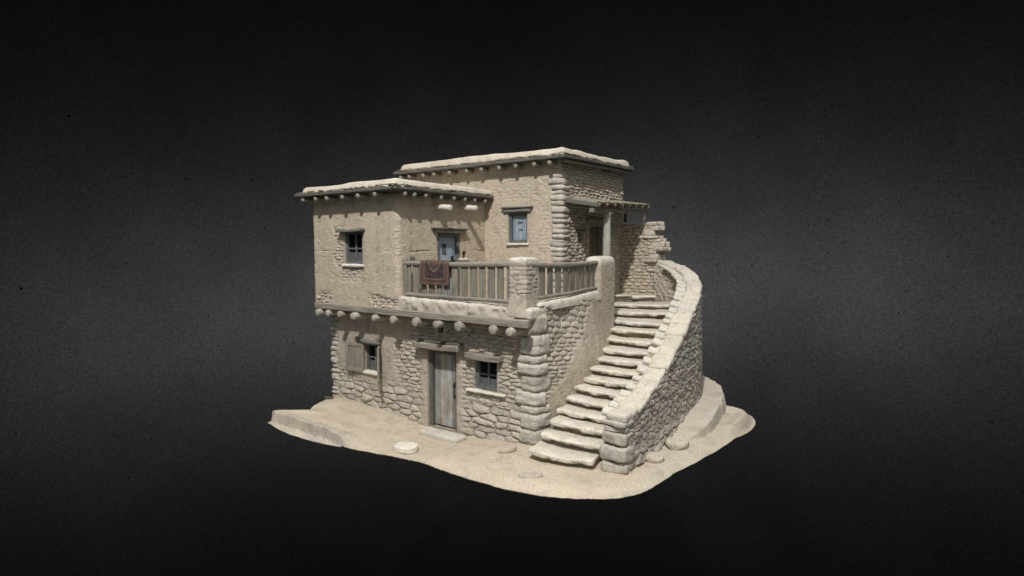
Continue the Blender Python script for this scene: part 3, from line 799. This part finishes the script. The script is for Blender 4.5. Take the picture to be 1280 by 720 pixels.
# ------------------------------------------------------------------ STAIRCASE
stair = empty('stone_staircase', (1.1, 2.0, 0), 'worn pale stone steps climbing and curving between the house and the curved parapet', 'staircase')
Lp = [(.34, -.80), (.34, -.32), (.33, .10), (.28, .50), (.30, .92), (.30, 1.26), (.26, 1.62), (.22, 1.98), (.16, 2.38), (.1, 2.82), (.0, 3.38), (-.12, 3.90), (-.28, 4.38), (-.52, 4.92), (-.90, 5.50), (-1.2, 6.1)]
Rp = [(1.80, -.62), (1.88, -.25), (1.98, .07), (1.98, .49), (1.98, .90), (1.98, 1.28), (1.98, 1.68), (1.98, 2.06), (1.98, 2.46), (1.98, 2.88), (1.98, 3.36), (1.98, 3.92), (1.96, 4.62), (1.72, 5.72), (1.02, 6.42), (.30, 7.0)]
for k, (a, b_) in enumerate(zip(Lp, Rp)):
    a = np.array(a); b_ = np.array(b_); L = np.linalg.norm(b_ - a); ang = math.atan2(*(b_ - a)[::-1]); zt = .184 * (k + 1) + (.01 if k else -.02)
    nrm_ = np.array([-math.sin(ang), math.cos(ang)]); dep = .95
    c = (a + b_) / 2 + nrm_ * (dep / 2)
    mb = MB()
    p, f = rbox((L, dep, .115), .04, .03, .022, 2.6, 200 + k, .008)
    t = p[:, 0] / L + .5; fr = step_s(.1, -.45, p[:, 1] / dep)
    bow = .07 * np.sin(PI * np.clip(t, 0, 1)) * (1 if k < 13 else .3) + .05 * fbm2(t * L, 0 * t, 2.1, 4, 230 + k)
    p[:, 1] -= fr * bow
    p[:, 2] += -.022 * np.sin(PI * np.clip(t, 0, 1)) + .010 * fbm2(p[:, 0], p[:, 1], 2.2, 2, 250 + k)
    # chipped underside of the nosing
    chip = step_s(-.01, -.06, p[:, 2]) * fr * np.clip(fbm2(p[:, 0], 0 * t, 4.5, 3, 270 + k) + .15, 0, 1)
    p[:, 1] += chip * .12; p[:, 2] += chip * .04
    col = lerp(np.tile(np.array([.50, .455, .37]), (len(p), 1)), PALE * .97, (.5 + .5 * fbm2(p[:, 0], p[:, 1], 2.5, 2, 280 + k))[:, None])
    col = lerp(col, PALE * 1.22, (.75 * np.clip(step_s(.62, 1., fr) * (.7 + 1.2 * fbm2(p[:, 0], p[:, 1] + p[:, 2], 5, 3, 285 + k)), 0, 1))[:, None])
    jr = h2(np.array([k, k + 50, k + 90]), np.array([4, 5, 6]), 9) - .5
    mb.add(xf(p, (c[0], c[1], zt - .0575 + .03 * jr[0]), ang + .05 * jr[1] * (k < 12), rx=.05 * jr[2], ry=.035 * jr[1]), f, col)
    c2 = (a + b_) / 2 + nrm_ * (dep / 2 + .115)
    block(mb, (c2[0], c2[1], zt - .0575 - .175), (L - .05, dep - .05, .26), .03, .05, .03, 3, 300 + k, rz=ang, col=STONE * np.array([.84, .80, .75]))
    mb.build('step', M['rock'], stair)

# ------------------------------------------------------------------ CURVED PARAPET OF THE STAIRS
para = empty('stair_parapet_wall', (2.2, 2.0, 0), 'tall curved rubble stone wall with pale stone coping along the outer side of the steps', 'wall')
pp_pts = [(2.18, -.36), (2.20, .6), (2.21, 1.8), (2.19, 3.0), (2.13, 4.2), (1.99, 5.2), (1.72, 6.1), (1.32, 6.85), (.78, 7.40), (.14, 7.70)]
# smooth the curve
def chaikin(p, n=3):
    p = np.array(p, float)
    for _ in range(n):
        q = [p[0]]
        for a, b_ in zip(p[:-1], p[1:]): q += [a * .75 + b_ * .25, a * .25 + b_ * .75]
        q.append(p[-1]); p = np.array(q)
    return p
ppath = Path(chaikin(pp_pts), False, .02)
zs_y = np.array([[2.18, -.36, 1.02], [2.2, .1, 1.06], [2.2, .74, 1.19], [2.21, 1.46, 1.43], [2.2, 2.23, 1.81], [2.19, 3.39, 2.42], [2.1, 4.5, 2.92], [1.95, 5.3, 3.20], [1.72, 6.1, 3.42], [1.32, 6.85, 3.62], [.78, 7.4, 3.82], [.14, 7.7, 3.98]])
zs_u = np.array([ppath.near(a, b_) for a, b_, _ in zs_y])
ztop = lambda u: np.interp(u, zs_u, zs_y[:, 2])
def parapet():
    us = np.arange(0, ppath.L + .001, .017); nu = len(us)
    no, ntp, ni = 190, 10, 90
    t = np.concatenate([np.linspace(0, 1, no), 1 + np.linspace(0, 1, ntp + 2)[1:-1], 2 + np.linspace(0, 1, ni)])
    nv = len(t); U = np.repeat(us, nv); T = np.tile(t, nu)
    p, n_ = ppath.at(U); zt = ztop(U)
    out = T <= 1; inn = T >= 2; top = ~out & ~inn
    z = np.where(out, -.5 + T * (zt + .5), np.where(inn, zt - (T - 2) * (zt + .5), zt))
    off = np.where(out, .235 + .075 * np.clip((zt - z) / 2.5, 0, 1), np.where(inn, -.235, .235 - .47 * (T - 1)))
    so, co = stone_layer(U + .4 * z, z - .10 * U, .25, .13, 401, .036, jit=.9, warp=.14, shoulder=.45)       # cobbles laid on the slope
    sb, cb = stone_layer(U, z, .36, .2, 402, .07)
    low = step_s(.5, .1, z + .15 * fbm2(U, z, 1.2, 2, 403)); so = lerp(so, sb, low); co = lerp(co, cb, low[:, None])
    si, ci = stone_layer(U, z, .30, .115, 404, .05)
    h = np.where(out, so, np.where(inn, si, .02)); c = np.where(out[:, None], co * np.array([.955, .97, 1.0]), np.where(inn[:, None], ci, PALE))
    d = np.where(out, 1., np.where(inn, -1., 0.))
    h = h * np.clip(np.minimum(1, U / .08), .3, 1)
    P_ = np.stack([p[:, 0] + n_[:, 0] * (off + d * h), p[:, 1] + n_[:, 1] * (off + d * h), z + np.where(top, h, 0)], 1)
    mb = MB().add(P_, grid_faces(nu, nv), c)
    for end in (0, nu - 1):                      # close the two ends
        ring = P_.reshape(nu, nv, 3)[end]; cen = ring.mean(0); i = np.arange(nv)
        mb.add(np.concatenate([ring, cen[None]]), np.stack([i, (i + 1) % nv, np.full(nv, nv), np.full(nv, nv)], 1), STONE)
    # dressed blocks at the foot of the steps
    zz = -.42
    for k, hgt in enumerate([.34, .26, .33, .28, .12, .10]):
        w_ = [.60, .56, .58, .54, .50, .52][k]; dy = [.0, .03, .01, .035, .05, .02][k]
        block(mb, (2.19, -.30 + dy, zz + hgt / 2), (w_, .46, hgt - .012), .075 if k < 4 else .03, .03, .06, 3.4, 410 + k, rz=.09 * math.sin(k * 2.), col=lerp(STONE, COOL, .3 + .25 * (k % 3)), fine=.008)
        zz += hgt
    return mb
para['kind'] = 'thing'; house['kind'] = 'thing'; stair['kind'] = 'thing'
wall_o = parapet().build('masonry', M['wall'], para)
mb = MB(); rg = np.random.default_rng(3)
u = -.06; k = 0
while u < ppath.L - .1:
    l = .26 + .26 * rg.random()
    um = min(u + l / 2, ppath.L); p, n_ = ppath.at(np.array([max(um, 0)])); sl = math.atan2(float(ztop(um + .15) - ztop(max(um - .15, 0))), .3)
    tang = math.atan2(n_[0, 0], -n_[0, 1])
    a = rbox((l + .07, (.42 + .07 * rg.random()), .14 + .05 * rg.random()), .068, .03, .045, 3.2, 430 + k, .010)
    q = a[0]; cs, sn = math.cos(sl), math.sin(sl)
    q = np.stack([q[:, 0] * cs - q[:, 2] * sn, q[:, 1], q[:, 0] * sn + q[:, 2] * cs], 1)
    g = .92 + .16 * rg.random()
    mb.add(xf(q, (p[0, 0] + .045 * n_[0, 0] + .01 * rg.standard_normal(), p[0, 1] + .045 * n_[0, 1], float(ztop(max(um, 0))) + .05 + .012 * rg.standard_normal()), tang), a[1], lerp(PALE, COOL * 1.15, (.5 * rg.random())) * g * np.array([.96, .945, .92]))
    u += l; k += 1
u = .3; 
while u < ppath.L - .5:          # small wedge stones poking out under the coping on the steps' side
    l = .20 + .12 * rg.random(); p, n_ = ppath.at(np.array([u])); tang = math.atan2(n_[0, 0], -n_[0, 1])
    a = rbox((l, .34, .11), .05, .03, .025, 4, 470 + k, .006)
    c = p[0] - n_[0] * (.26 + .04 * rg.random())
    mb.add(xf(a[0], (c[0], c[1], float(ztop(u)) + .015), tang + .5 * (rg.random() - .2), rx=.22, ry=-.3), a[1], PALE * (.9 + .15 * rg.random()))
    u += .25 + .12 * rg.random(); k += 1
mb.build('coping', M['rock'], para)

# ------------------------------------------------------------------ BROKEN WALL AT THE TOP LANDING
rz0 = 2.3
rpath = Path([(-1.75, 7.98), (-1.75, 7.52), (-.02, 7.52), (-.02, 7.98)], True, .06)
rf0 = rpath.near(-1.75, 7.52); rf1 = rpath.near(-.02, 7.52)
def ruin_relief(U, V, x, y):
    ht, c = stone_layer(U, V, .29, .115, 501, .055)
    return ht, c * np.array([1.0, .97, .93])
def ruin_more(mb):
    rg = np.random.default_rng(11); z = 3.7; k = 0
    while z < 5.32:
        h_ = .10 + .09 * rg.random(); w_ = .30 + .30 * rg.random()
        reach = .02 + .20 * rg.random() + (.12 if 4.35 < z < 4.75 or 5.0 < z < 5.12 else 0) - (.10 if z > 5.14 else 0) - (.10 if 4.85 < z < 5.1 else 0)
        block(mb, (reach - w_ / 2 + .06, 7.68 + .06 * rg.standard_normal(), z + h_ / 2), (w_, .44, h_), min(.05, h_ * .45), .035, .03, 3, 520 + k, rz=.2 * rg.standard_normal(), col=lerp(STONE, PALE, .5 * rg.random()), fine=.006)
        if rg.random() < .6: block(mb, (reach - .05, 7.86, z + h_ / 2), (.36, .3, h_), .04, .035, .03, 3, 560 + k, rz=.3, col=STONE)
        z += h_ * .93; k += 1
    for x in np.arange(-1.6, .0, .27):
        block(mb, (x, 7.75, 5.29), (.30, .46, .10), .04, .04, .025, 3, 600 + int(x * 50) % 40, rz=.1 * math.sin(x * 9), col=lerp(STONE, PALE, .3))
ruin = wall_shell('broken_wall', rpath, rz0, 5.28, ruin_relief, M['wall'], None, [(rf0, rf1 + .6)], .017, more=ruin_more)
tag(ruin, 'roughly stacked stone wall with a ragged broken edge behind the wooden porch post', 'wall', None, 'thing')

# ------------------------------------------------------------------ GROUND
outl = [(-7.16, -.10, .0), (-6.94, -.65, .02), (-6.65, -1.24, .02), (-6.40, -1.72, .02), (-6.63, -1.95, .05), (-6.90, -2.18, .03), (-7.02, -2.36, -.10), (-6.40, -2.42, -.22), (-5.58, -2.43, -.25), (-4.78, -2.35, -.26), (-4.13, -2.27, -.25),
        (-3.28, -2.13, -.25), (-2.40, -1.96, -.25), (-1.86, -1.89, -.25), (-1.38, -1.89, -.25), (-.61, -1.98, -.25), (.16, -2.03, -.22), (.75, -2.04, -.20), (1.25, -1.97, -.18), (1.72, -1.86, -.15), (2.15, -1.72, -.12), (2.48, -1.52, -.12),
        (2.77, -1.22, -.12), (2.97, -.86, -.10), (3.09, -.20, -.10), (3.20, .67, -.10), (3.38, 1.45, -.10), (3.58, 2.36, -.10), (3.72, 3.74, -.10), (3.82, 4.95, -.10), (3.74, 5.24, .02), (3.50, 5.40, .08), (3.09, 5.52, .05), (2.84, 5.68, .04),
        (2.72, 6.2, .0), (2.4, 6.9, .0), (1.8, 7.8, 0), (.8, 8.3, 0), (-2., 8.4, 0), (-5, 8.1, 0), (-6.8, 7.5, 0), (-7.0, 4, 0), (-7.1, 1.5, 0)]
def ground():
    cx, cy = -1.6, 1.2
    o = np.array(outl); oc = np.concatenate([o, o[:1]])
    oc = chaikin(oc, 2)
    ang = np.unwrap(np.arctan2(oc[:, 1] - cy, oc[:, 0] - cx)); rad = np.hypot(oc[:, 0] - cx, oc[:, 1] - cy)
    ang = np.maximum.accumulate(ang) + np.arange(len(ang)) * 1e-7
    na = 900; th = np.linspace(ang[0], ang[-1], na, endpoint=False)
    R_ = np.interp(th, ang, rad); RZ = np.interp(th, ang, oc[:, 2])
    R_ = R_ + .018 * fbm2(np.cos(th) * 3, np.sin(th) * 3, 2.2, 3, 702)
    rr = np.concatenate([np.linspace(.18, .8, 70, endpoint=False), np.linspace(.8, 1, 45)])
    nr = len(rr)
    A = np.repeat(np.arange(na), nr); K = np.tile(rr, na)
    X = cx + np.cos(th[A]) * R_[A] * K; Y = cy + np.sin(th[A]) * R_[A] * K
    edge = (1 - K) * R_[A]
    z0 = -.26 * np.exp(-((X + 2.6) / 2.0) ** 2) * step_s(1.5, -.3, Y) + .03 * step_s(-5.5, -7, X) - .06 * step_s(-1, 1, X) * step_s(2, -1, Y)
    # the rim slumps towards its own height
    wdt = .38
    e = step_s(wdt, 0, edge)
    Z = lerp(z0, RZ[A], e)
    # outcrop with a sharp brow on the front left: level ground breaks off into a short cliff
    brow = step_s(-3.7, -4.2, X) * step_s(-1.0, -1.7, Y)
    ed = edge + .05 * fbm2(X, Y, 1.7, 3, 705) + .02 * fbm2(X, Y, 7, 2, 708) + .02 * fbm2(X, Y, 16, 2, 713)
    lim = .24 * step_s(-3.9, -4.9, X) * (1 - .55 * step_s(-6.0, -6.8, X))
    cut = step_s(lim - .02, lim + .03, ed)
    plate = z0 + .05 + .07 * step_s(.9, .3, ed); foot = np.minimum(RZ[A], -.16) + .06 * np.clip(edge / .3, 0, 1) + .09 * np.abs(fbm2(X * 1.5, Y * 1.5, 3, 3, 709)) * step_s(0, .15, edge) - .03 * fbm2(X, Y, 14, 2, 714) * step_s(.02, .15, edge)
    Z = lerp(Z, lerp(foot, plate, cut), brow)
    # terrace hugging the back of the curved wall
    up = np.linspace(0, ppath.L, 160); pp, pn = ppath.at(up)
    near = X > 1.2
    dmin = np.full(len(X), 9.); du = np.zeros(len(X)); idx = np.where(near)[0]
    D = np.hypot(X[idx, None] - pp[None, :, 0], Y[idx, None] - pp[None, :, 1]); j = D.argmin(1); dmin[idx] = D[np.arange(len(idx)), j]; du[idx] = up[j]
    wid = .42 + .55 * step_s(1.4, 3.4, du)
    terr = step_s(wid + .03, wid - .03, dmin + .05 * fbm2(X, Y, 2.5, 3, 706)) * step_s(1.5, 4.2, du)
    Z = Z + .30 * terr + .02 * terr * fbm2(X, Y, 4, 3, 707)
    # folded corner on the far right
    fold = step_s(3.15, 3.75, X - .25 * (Y - 4.7)) * step_s(3.2, 4.4, Y); Z = Z + .10 * step_s(.6, .25, edge) * step_s(3.4, 4.6, Y) * (X > 2.8) - .22 * step_s(.28, .0, edge) * step_s(3.2, 4.6, Y) * (X > 2.8)
    Z = Z + .030 * fbm2(X, Y, .9, 3, 701) + .010 * fbm2(X, Y, 5, 3, 703) + .004 * fbm2(X, Y, 22, 2, 704)
    SAND = np.array([.48, .415, .323]); GRY = np.array([.33, .31, .28])
    c = SAND[None] * (1 + .12 * fbm2(X, Y, 1.1, 4, 710)[:, None])
    g = np.clip(brow * step_s(.75, .2, edge) * (.6 + .8 * fbm2(X, Y, 2.5, 3, 711)), 0, 1) * .7
    g = np.maximum(g, .55 * np.exp(-((X + 4.1) / .45) ** 2 - ((Y + 2.2) / .35) ** 2))
    c = lerp(c, GRY, g[:, None])
    right = step_s(2.0, 3.2, X)[:, None]; c = lerp(c, np.array([.44, .395, .325])[None] * (1 + .1 * fbm2(X, Y, 2, 3, 712)[:, None]), right * .7)
    c = lerp(c, PALE * .92, (terr * .45)[:, None])
    v = np.stack([X, Y, Z], 1)
    mb = MB().add(v, grid_faces(na, nr, True), c)
    # rounded lip and the rough underside
    rim = v.reshape(na, nr, 3)[:, -1]; rc = c.reshape(na, nr, 3)[:, -1]
    rings = []
    for f, dz in ((1., 0), (1.003, -.012), (1.000, -.03), (.96, -.05), (.86, -.09), (.6, -.24), (.18, -.34)):
        q = rim.copy(); q[:, 0] = cx + (rim[:, 0] - cx) * f; q[:, 1] = cy + (rim[:, 1] - cy) * f; q[:, 2] = np.minimum(rim[:, 2] + dz, 9. if f > .7 else -.42) + (.0 if dz > -.09 else .03 * fbm2(q[:, 0], q[:, 1], 2, 3, 715)); rings.append(q)
    rv = np.stack(rings, 1).reshape(-1, 3); nr2 = len(rings)
    mb.add(rv, grid_faces(na, nr2, True), np.repeat(rc, nr2, 0))
    last = np.stack(rings, 1)[:, -1]
    i = np.arange(na); mb.add(np.concatenate([last, last.mean(0)[None]]), np.stack([i, (i + 1) % na, np.full(na, na), np.full(na, na)], 1), SAND)
    o = mb.build('ground', M['sand'], None, sharp=42)
    tag(o, 'irregular island of pale sandy earth under the house', None, None, 'structure')
    return o
ground()

# ------------------------------------------------------------------ LOOSE THINGS
def loose(name, c, size, seed, label, cat, rz=0, rx=0, ry=0, r=.06, col=PALE, amp=.03, mat=None, group=None, disc=0.):
    p, f = rbox(size, r, .02, amp, 3.2, seed, .006)
    if disc:
        u, v = p[:, 0] / size[0] * 2, p[:, 1] / size[1] * 2
        p[:, 0] = lerp(p[:, 0], p[:, 0] * np.sqrt(np.clip(1 - v * v / 2, .1, 1)), disc); p[:, 1] = lerp(p[:, 1], p[:, 1] * np.sqrt(np.clip(1 - u * u / 2, .1, 1)), disc)
    o = MB().add(xf(p, (0, 0, 0), rz, rx, ry), f, col).build(name, mat or M['rock'])
    o.location = c
    return tag(o, label, cat, group)
G1 = 'loose stones on the sand'
loose('flat_stone', (-2.57, -1.58, -.18), (.58, .44, .15), 801, 'flat whitish stone slab lying on the sand in front of the door', 'stone', rz=.35, r=.035, col=PALE * 1.22, amp=.022, group=G1, disc=.8)
loose('small_stone', (-.32, -.66, -.045), (.46, .18, .14), 802, 'small sandy stone against the foot of the corner of the house', 'stone', rz=.95, ry=-.15, col=STONE, group=G1, disc=.7)
loose('stone_sliver', (.86, -1.52, -.075), (.50, .20, .11), 803, 'low half buried stone sliver on the sand before the steps', 'stone', rz=.75, rx=.16, col=STONE * .95, group=G1, disc=.5)
loose('round_stone', (2.66, .60, .03), (.42, .36, .13), 804, 'small round stone near the front end of the curved wall', 'stone', rz=.7, rx=.1, r=.06, col=STONE * 1.12, amp=.035, group=G1, disc=1.)
loose('round_stone', (2.80, 1.62, .08), (.54, .46, .17), 805, 'bigger round flat topped stone close beside the curved wall', 'stone', rz=.9, rx=.14, r=.07, col=STONE * 1.14, amp=.04, group=G1, disc=1.)
loose('wood_scrap', (-7.02, -.34, .05), (.26, .11, .09), 806, 'dark scrap of wood at the left corner of the house', 'wood scrap', rz=.35, r=.02, col=(.8, .7, .6), amp=.008, mat=M['darkX'])

# rug hung over the balcony rail
def rug():
    x0, x1 = -3.26, -2.30; nx, nl = 72, 120
    front, back = .68, .5
    s = np.linspace(-back, front, nl)          # length along the cloth, 0 = on top of the rail
    X = np.repeat(np.linspace(0, 1, nx), nl); S = np.tile(s, nx)
    R0 = .105; zt = 4.165; yc = -.222
    ang = np.clip(S / R0, -PI / 2, PI / 2)
    y = yc - R0 * np.sin(ang); z = zt - R0 * (1 - np.cos(ang)) + .03
    over = np.maximum(np.abs(S) - R0 * PI / 2, 0); z = z - over
    fold = .016 * np.sin(X * 15 + .7) * np.clip(over / .3, 0, 1) + .010 * fbm2(X * 2, S, 3, 2, 9)
    y = y + np.where(S > 0, -1, 1) * fold
    xx = x0 + (x1 - x0) * X + .012 * fbm2(X, S, 2, 2, 10)
    # woven design: arch medallion with nested borders
    u = (X - .5) * 2; v = S / front
    base = np.array([.085, .056, .047]); mar = np.array([.105, .064, .052]); lin = np.array([.195, .135, .108]); drk = np.array([.048, .035, .036])
    c = np.tile(base, (len(X), 1))
    inn = (np.abs(u) < .72) & (v < .80); c[inn] = drk * 1.25
    d = np.sqrt((u / .42) ** 2 + (np.maximum(v, -1) / .48) ** 2)
    c[(d < 1.)] = base * 1.0; c[(d < .62)] = mar
    for r_ in (1., .55): c[np.abs(d - r_) < .055] = lin * (.95 if r_ == 1. else .6)
    e = np.maximum(np.abs(u) / .70, np.where(v > 0, v, 0) / .78)
    c[np.abs(e - 1) < .03] = lin * .9
    e2 = np.maximum(np.abs(u) / .90, np.where(v > 0, v, 0) / .93)
    c[np.abs(e2 - 1) < .022] = lin * .75
    c[(e2 > 1.02)] = mar
    mot = h2((X * 34).astype(int), (S * 40).astype(int), 5)
    dots = (mot > .80) & (e < .95) & (d > 1.05); c[dots] = c[dots] * 1.9
    q = np.stack([xx, y, z], 1)
    n_ = np.stack([0 * ang, -np.sin(ang), np.cos(ang)], 1)
    q2 = q - n_ * .014
    mb = MB().add(q, grid_faces(nx, nl), c).add(q2, grid_faces(nx, nl)[:, ::-1], c * .8)
    g = np.arange(nx * nl).reshape(nx, nl); loop = np.concatenate([g[:-1, 0], g[-1, :-1], g[:0:-1, -1], g[0, :0:-1]])
    nn = len(loop); both = np.concatenate([q[loop], q2[loop]]); i = np.arange(nn); j = (i + 1) % nn
    mb.add(both, np.stack([i, j, j + nn, i + nn], 1), mar)
    o = mb.build('rug', M['rug'], None, sharp=60, loc=(-2.78, -.2, 3.4))
    tag(o, 'dark red patterned rug draped over the balcony rail', 'rug')
rug()

# ------------------------------------------------------------------ CAMERA
YAW = math.atan2(700, 1017); PIT = math.atan(50 / 700)
cam = bpy.data.cameras.new('camera'); co = bpy.data.objects.new('camera', cam); COL.objects.link(co)
cam.sensor_width = 36; cam.lens = 36 * 700 / 1280; cam.clip_end = 400; cam.clip_start = .1
CP = np.array([6.768, -10.754, 4.5]); co.location = CP; co.rotation_euler = (PI / 2 - PIT, 0, YAW)
SC.camera = co
RT = np.array([math.cos(YAW), math.sin(YAW), 0]); DP = np.array([-math.sin(YAW), math.cos(YAW), 0])
def rel(lat, dep, z): return CP * np.array([1, 1, 0]) + RT * lat + DP * dep + np.array([0, 0, z])

# ------------------------------------------------------------------ BACKDROP: dark pitted studio wall
m, nt, b = new_mat('charcoal_plaster'); b.inputs['Roughness'].default_value = .9; b.inputs['Specular IOR Level'].default_value = .0
vec = N(nt, 'ShaderNodeTexCoord').outputs['Object']
c = ramp(nt, noise_node(nt, vec, 7., 6, .75), [(.30, .0026), (.5, .0050), (.70, .0076)])
c = mul(nt, c, ramp(nt, noise_node(nt, vec, .16, 4, .55), [(.3, .86), (.7, 1.1)]))
vo = N(nt, 'ShaderNodeTexVoronoi'); vo.inputs['Scale'].default_value = 1.6; nt.links.new(vec, vo.inputs['Vector'])
ad = N(nt, 'ShaderNodeMath', operation='MULTIPLY_ADD'); nt.links.new(vo.outputs['Color'], ad.inputs[0]); ad.inputs[1].default_value = .30; nt.links.new(vo.outputs['Distance'], ad.inputs[2])
c = mul(nt, c, ramp(nt, ad.outputs[0], [(.10, .25), (.19, 1.)]))
vo = N(nt, 'ShaderNodeTexVoronoi'); vo.inputs['Scale'].default_value = .33; nt.links.new(vec, vo.inputs['Vector'])
c = mul(nt, c, ramp(nt, vo.outputs['Distance'], [(.02, .15), (.035, 1.)]))
nt.links.new(c, b.inputs['Base Color'])
# one curved wall sweeping round behind the house
CEN = rel(0, 12, 0); RAD = 36.; na, nz = 121, 13
def arc_pt(a, r, z): return CEN + RT * r * math.sin(a) + DP * r * math.cos(a) + np.array([0, 0, z])
V_ = []
for a in np.linspace(-2.15, 2.15, na):
    V_ += [arc_pt(a, RAD, z) for z in np.linspace(-30, 31, nz)] + [arc_pt(a, RAD + .5, z) for z in np.linspace(31, -30, nz)]
fr_ = grid_faces(na, 2 * nz, False, True)
V_ = np.array(V_); n2 = 2 * nz; caps = []
for e in (0, na - 1):
    for k in range(nz - 1): caps.append([e * n2 + k, e * n2 + k + 1, e * n2 + n2 - 2 - k, e * n2 + n2 - 1 - k])
bd = MB().add(V_, np.concatenate([fr_, np.array(caps)])).build('backdrop', m, None, smooth=True, sharp=40)
tag(bd, 'plain charcoal pitted wall far behind the house', None, None, 'structure')

# ------------------------------------------------------------------ LIGHT
w = bpy.data.worlds.new('World'); SC.world = w; w.use_nodes = True
bg = w.node_tree.nodes['Background']; bg.inputs[1].default_value = .98
wn = w.node_tree; sx = N(wn, 'ShaderNodeSeparateXYZ'); wn.links.new(N(wn, 'ShaderNodeTexCoord').outputs['Generated'], sx.inputs[0])
mr = N(wn, 'ShaderNodeMapRange'); mr.inputs['From Min'].default_value = -1; wn.links.new(sx.outputs['Z'], mr.inputs['Value'])
wn.links.new(ramp(wn, mr.outputs[0], [(.30, (.09, .09, .09)), (.5, (.24, .24, .24)), (.75, (.62, .63, .64)), (1., (1., 1., 1.))]), bg.inputs[0])
def spot(name, loc, aim, power, cone, blend, radius, col=(1, 1, 1)):
    l = bpy.data.lights.new(name, 'SPOT'); l.energy = power; l.spot_size = math.radians(cone); l.spot_blend = blend; l.shadow_soft_size = radius; l.color = col
    o = bpy.data.objects.new(name, l); COL.objects.link(o); o.location = loc
    o.rotation_euler = (Vector(aim) - Vector(loc)).to_track_quat('-Z', 'Y').to_euler(); return o
sd = np.array([.27, -.60, .76]); sd = sd / np.linalg.norm(sd); T0 = np.array([-1.8, 2.6, 2.6])
spot('key_lamp', T0 + sd * 32, T0, 42500, 30, .25, .45, (1., .97, .925))
def area(name, loc, aim, power, sx, sy):
    l = bpy.data.lights.new(name, 'AREA'); l.shape = 'RECTANGLE'; l.size = sx; l.size_y = sy; l.energy = power
    o = bpy.data.objects.new(name, l); COL.objects.link(o); o.location = loc
    o.rotation_euler = (Vector(aim) - Vector(loc)).to_track_quat('-Z', 'Y').to_euler(); return o
# strip lamps added unseen behind the house to give the backdrop its glow
for deg, z, pw in ((-46, -.6, 8000), (-16, .0, 13500), (16, 1.2, 14500), (46, 1.8, 9500)):
    a_ = math.radians(deg)
    area('added_backdrop_lamp', arc_pt(a_, 25.5, z), arc_pt(a_, 36, z), pw, 12.5, .8)

SC.view_settings.view_transform = 'Standard'; SC.view_settings.look = 'None'; SC.view_settings.exposure = 0; SC.view_settings.gamma = 1
SC.render.engine = 'CYCLES'
try: SC.cycles.use_denoising = True
except Exception: pass
